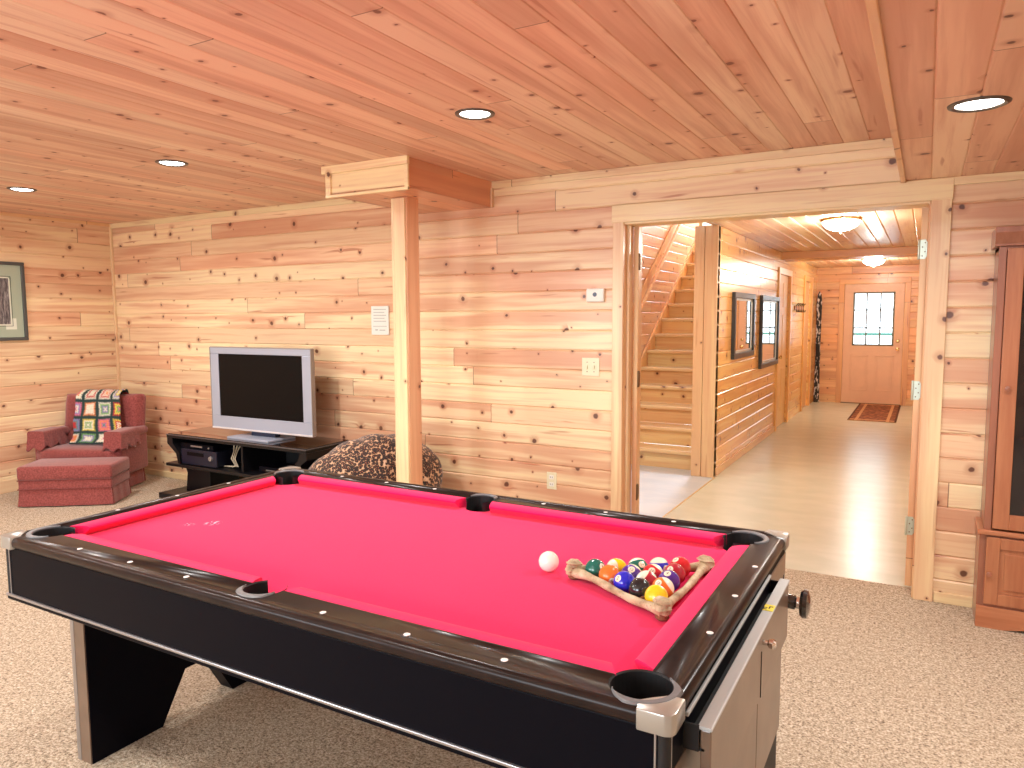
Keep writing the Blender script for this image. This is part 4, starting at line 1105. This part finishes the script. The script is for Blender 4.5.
t = wallthing('notice_card', -3.56, 1.466, 'white framed notice card on the wall left of the post', 'notice')
obj('card', box(NB(), (-.083, -.012, -.108), (.083, 0, .108), .003), PLASTW, t)
bm = NB()
for k in range(5): box(bm, (-.06, -.0128, .08-k*.022), (.06-.015*(k % 2), -.0118, .085-k*.022))
box(bm, (-.065, -.0128, -.045), (.065, -.0118, -.041)); box(bm, (-.045, -.0128, -.075), (-.02, -.0118, -.066)); box(bm, (-.005, -.0128, -.075), (.05, -.0118, -.069))
obj('text_lines', bm, plain('grey_print', srgb(168, 176, 170), .6), t)

pc = empty('framed_picture', (XL+.001, 3.16, 1.64)); tag(pc, 'dark framed black and white print with pale green mat on left wall', 'picture')
h, v, b = .325, .335, .028
bm = NB()
for lo, hi in (((0, -h, -v), (.028, h, -v+b)), ((0, -h, v-b), (.028, h, v)), ((0, -h, -v+b), (.028, -h+b, v-b)), ((0, h-b, -v+b), (.028, h, v-b))): box(bm, lo, hi, .005)
obj('frame', bm, plain('picture_frame_grey', srgb(78, 80, 78), .4), pc)
obj('mat_board', box(NB(), (.004, -h+b, -v+b), (.012, h-b, v-b)), plain('green_mat', srgb(168, 180, 158), .7), pc)
bm = NB()
px_, pz_ = .205, .205
def frm(bm, a, c, w, x0, x1):
    for lo, hi in (((x0, -a, -c), (x1, a, -c+w)), ((x0, -a, c-w), (x1, a, c)), ((x0, -a, -c), (x1, -a+w, c)), ((x0, a-w, -c), (x1, a, c))): box(bm, lo, hi)
frm(bm, px_, pz_, .010, .012, .014)
for sy in (-1, 1):
    box(bm, (.012, min(sy*(px_-.05), sy*(px_+.035)), -pz_-.035), (.0136, max(sy*(px_-.05), sy*(px_+.035)), -pz_+.0)); box(bm, (.012, min(sy*(px_-.0), sy*(px_+.035)), -pz_+.0002), (.0133, max(sy*px_, sy*(px_+.035)), -pz_+.06))
obj('white_inner_mat', bm, plain('white_mat', srgb(222, 226, 208), .7), pc)
bm = NB(); frm(bm, px_+.008, pz_+.008, .004, .0125, .0145)
obj('ink_line', bm, plain('mat_line', srgb(70, 80, 66), .7), pc)
s_ = NT('forest_print'); co_, ax_ = s_.obc()
n_ = s_.noise(s_.comb(0.0, s_.math('MULTIPLY', ax_['y'], 60.0), s_.math('MULTIPLY', ax_['z'], 12.0)), 1, 5, .7)
s_.l(s_.ramp(n_, [(.35, srgb(44, 40, 46)), (.5, srgb(104, 98, 100)), (.68, srgb(176, 172, 168))]), s_.b.inputs['Base Color']); s_.b.inputs['Roughness'].default_value = .3
obj('print', box(NB(), (.0121, -px_+.009, -pz_+.009), (.0130, px_-.009, pz_-.009)), s_.m, pc)

# ------------------------------------------------------------------ gun cabinet
GC = empty('display_cabinet', (.262, 4.05, 0)); tag(GC, 'tall reddish brown glass door cabinet against the wall at right edge', 'cabinet')
CW = .78; BK = D-4.05-.016
def arch(x0, x1, n=10):
    return [(x0+(x1-x0)*k/n, .0+.035*math.sin(math.pi*k/n)) for k in range(n+1)]
bm = NB(); pts = [(0, 0), (.10, 0)]+arch(.115, CW-.115)+[(CW-.10, 0), (CW, 0), (CW, .105), (0, .105)]
prism(bm, pts, 'y', -.008, .012, .002); obj('plinth', bm, CABX, GC)
bm = NB(); box(bm, (0, .002, .10), (CW, BK, .455), .002); box(bm, (0, .005, 0), (.02, BK, .1), .001); box(bm, (CW-.02, .005, 0), (CW, BK, .1), .001); obj('lower_case', bm, CABD, GC)
for x0, x1, kx in ((.028, CW/2-.004, .045), (CW/2+.004, CW-.028, CW-.045)):
    d_ = NB(); w_ = .055
    for lo, hi in (((x0, -.016, .12), (x0+w_, .002, .445)), ((x1-w_, -.016, .12), (x1, .002, .445)), ((x0+w_, -.016, .12), (x1-w_, .002, .12+w_)), ((x0+w_, -.016, .445-w_), (x1-w_, .002, .445))): box(d_, lo, hi, .003)
    box(d_, (x0+w_, -.006, .12+w_), (x1-w_, .002, .445-w_), .001); box(d_, (x0+w_+.02, -.012, .14+w_), (x1-w_-.02, -.004, .425-w_), .005)
    dd = obj('door', d_, CAB, GC)
    bm = NB(); lathe(bm, [(.006, 0), (.006, .008), (.012, .014), (.012, .02), (0, .024)], 18, Matrix.Translation((kx, -.016, .27)) @ Matrix.Rotation(R(90), 4, 'X')); obj('knob', bm, CABD, dd, True)
obj('ledge', box(NB(), (-.010, -.022, .455), (CW+.010, BK, .478), .006, 3), CABX, GC)
bm = NB(); x0 = .014
box(bm, (x0, .0, .478), (x0+.016, BK, 1.80), .002); box(bm, (CW-x0-.016, 0, .478), (CW-x0, BK, 1.80), .002); box(bm, (x0, BK-.01, .478), (CW-x0, BK, 1.80), .001)
box(bm, (x0, -.004, .478), (x0+.03, .012, 1.80), .002); box(bm, (CW-x0-.03, -.004, .478), (CW-x0, .012, 1.80), .002); box(bm, (x0, 0, 1.78), (CW-x0, BK, 1.80), .001)
obj('upper_case', bm, CABD, GC)
for x0, x1, kx in ((.046, CW/2-.003, .075), (CW/2+.003, CW-.046, CW-.075)):
    d_ = NB(); w_ = .065
    wob = [(x0+w_+.012*math.sin((z_-.6)*5.2)*0+(.018*math.exp(-((z_-1.12)/.05)**2)), z_) for z_ in [.56+.05*k for k in range(23)]]
    for lo, hi in (((x0, -.018, .488), (x0+w_, .002, 1.79)), ((x1-w_, -.018, .488), (x1, .002, 1.79)), ((x0+w_, -.018, .488), (x1-w_, .002, .56)), ((x0+w_, -.018, 1.72), (x1-w_, .002, 1.79))): box(d_, lo, hi, .003)
    dd = obj('door', d_, CAB, GC)
    obj('glass', box(NB(), (x0+w_, -.008, .56), (x1-w_, -.004, 1.72)), plain('cabinet_glass', srgb(70, 62, 64), .04, trans=.75, spec=.8) if 'cabinet_glass' not in bpy.data.materials else bpy.data.materials['cabinet_glass'], dd)
    bm = NB(); lathe(bm, [(.006, 0), (.006, .008), (.012, .014), (.012, .02), (0, .024)], 18, Matrix.Translation((kx, -.018, 1.15)) @ Matrix.Rotation(R(90), 4, 'X')); obj('knob', bm, CABD, dd, True)
bm = NB(); prism(bm, [(-.02, 1.80), (-.02, 1.81), (-.042, 1.86), (-.042, 1.885), (BK, 1.885), (BK, 1.80)], 'x', -.004, CW+.004, .002); obj('cornice', bm, CABD, GC)

# ------------------------------------------------------------------ world, camera, view
w = bpy.data.worlds.new('World'); SC.world = w; w.use_nodes = True
nt = w.node_tree; nt.nodes.clear(); bg = nt.nodes.new('ShaderNodeBackground'); wo = nt.nodes.new('ShaderNodeOutputWorld')
bg.inputs[0].default_value = (.74, .90, 1.0, 1); bg.inputs[1].default_value = 4.0; nt.links.new(bg.outputs[0], wo.inputs[0])

YAW, PIT, ROL, F = .51493, .09257, .00453, 730.7
f = Vector((-math.sin(YAW)*math.cos(PIT), math.cos(YAW)*math.cos(PIT), -math.sin(PIT)))
r0 = Vector((math.cos(YAW), math.sin(YAW), 0)); d0 = f.cross(r0)
r = math.cos(ROL)*r0+math.sin(ROL)*d0; d = -math.sin(ROL)*r0+math.cos(ROL)*d0
cam = bpy.data.cameras.new('camera'); co = bpy.data.objects.new('camera', cam); COL.objects.link(co)
cam.sensor_width = 36; cam.lens = 36*F/1024; cam.clip_start = .02
cam.shift_y = .5/1024
M = Matrix(((r.x, -d.x, -f.x, 0), (r.y, -d.y, -f.y, 0), (r.z, -d.z, -f.z, 1.49), (0, 0, 0, 1)))
co.matrix_world = M
SC.camera = co
SC.view_settings.view_transform = 'Standard'; SC.view_settings.look = 'None'
SC.view_settings.gamma = 1; SC.view_settings.use_curve_mapping = False
SC.view_settings.exposure = 0.12
SC.cycles.max_bounces = 10; SC.cycles.diffuse_bounces = 6; SC.cycles.glossy_bounces = 5
SC.cycles.use_denoising = True
SC.cycles.sample_clamp_indirect = 8
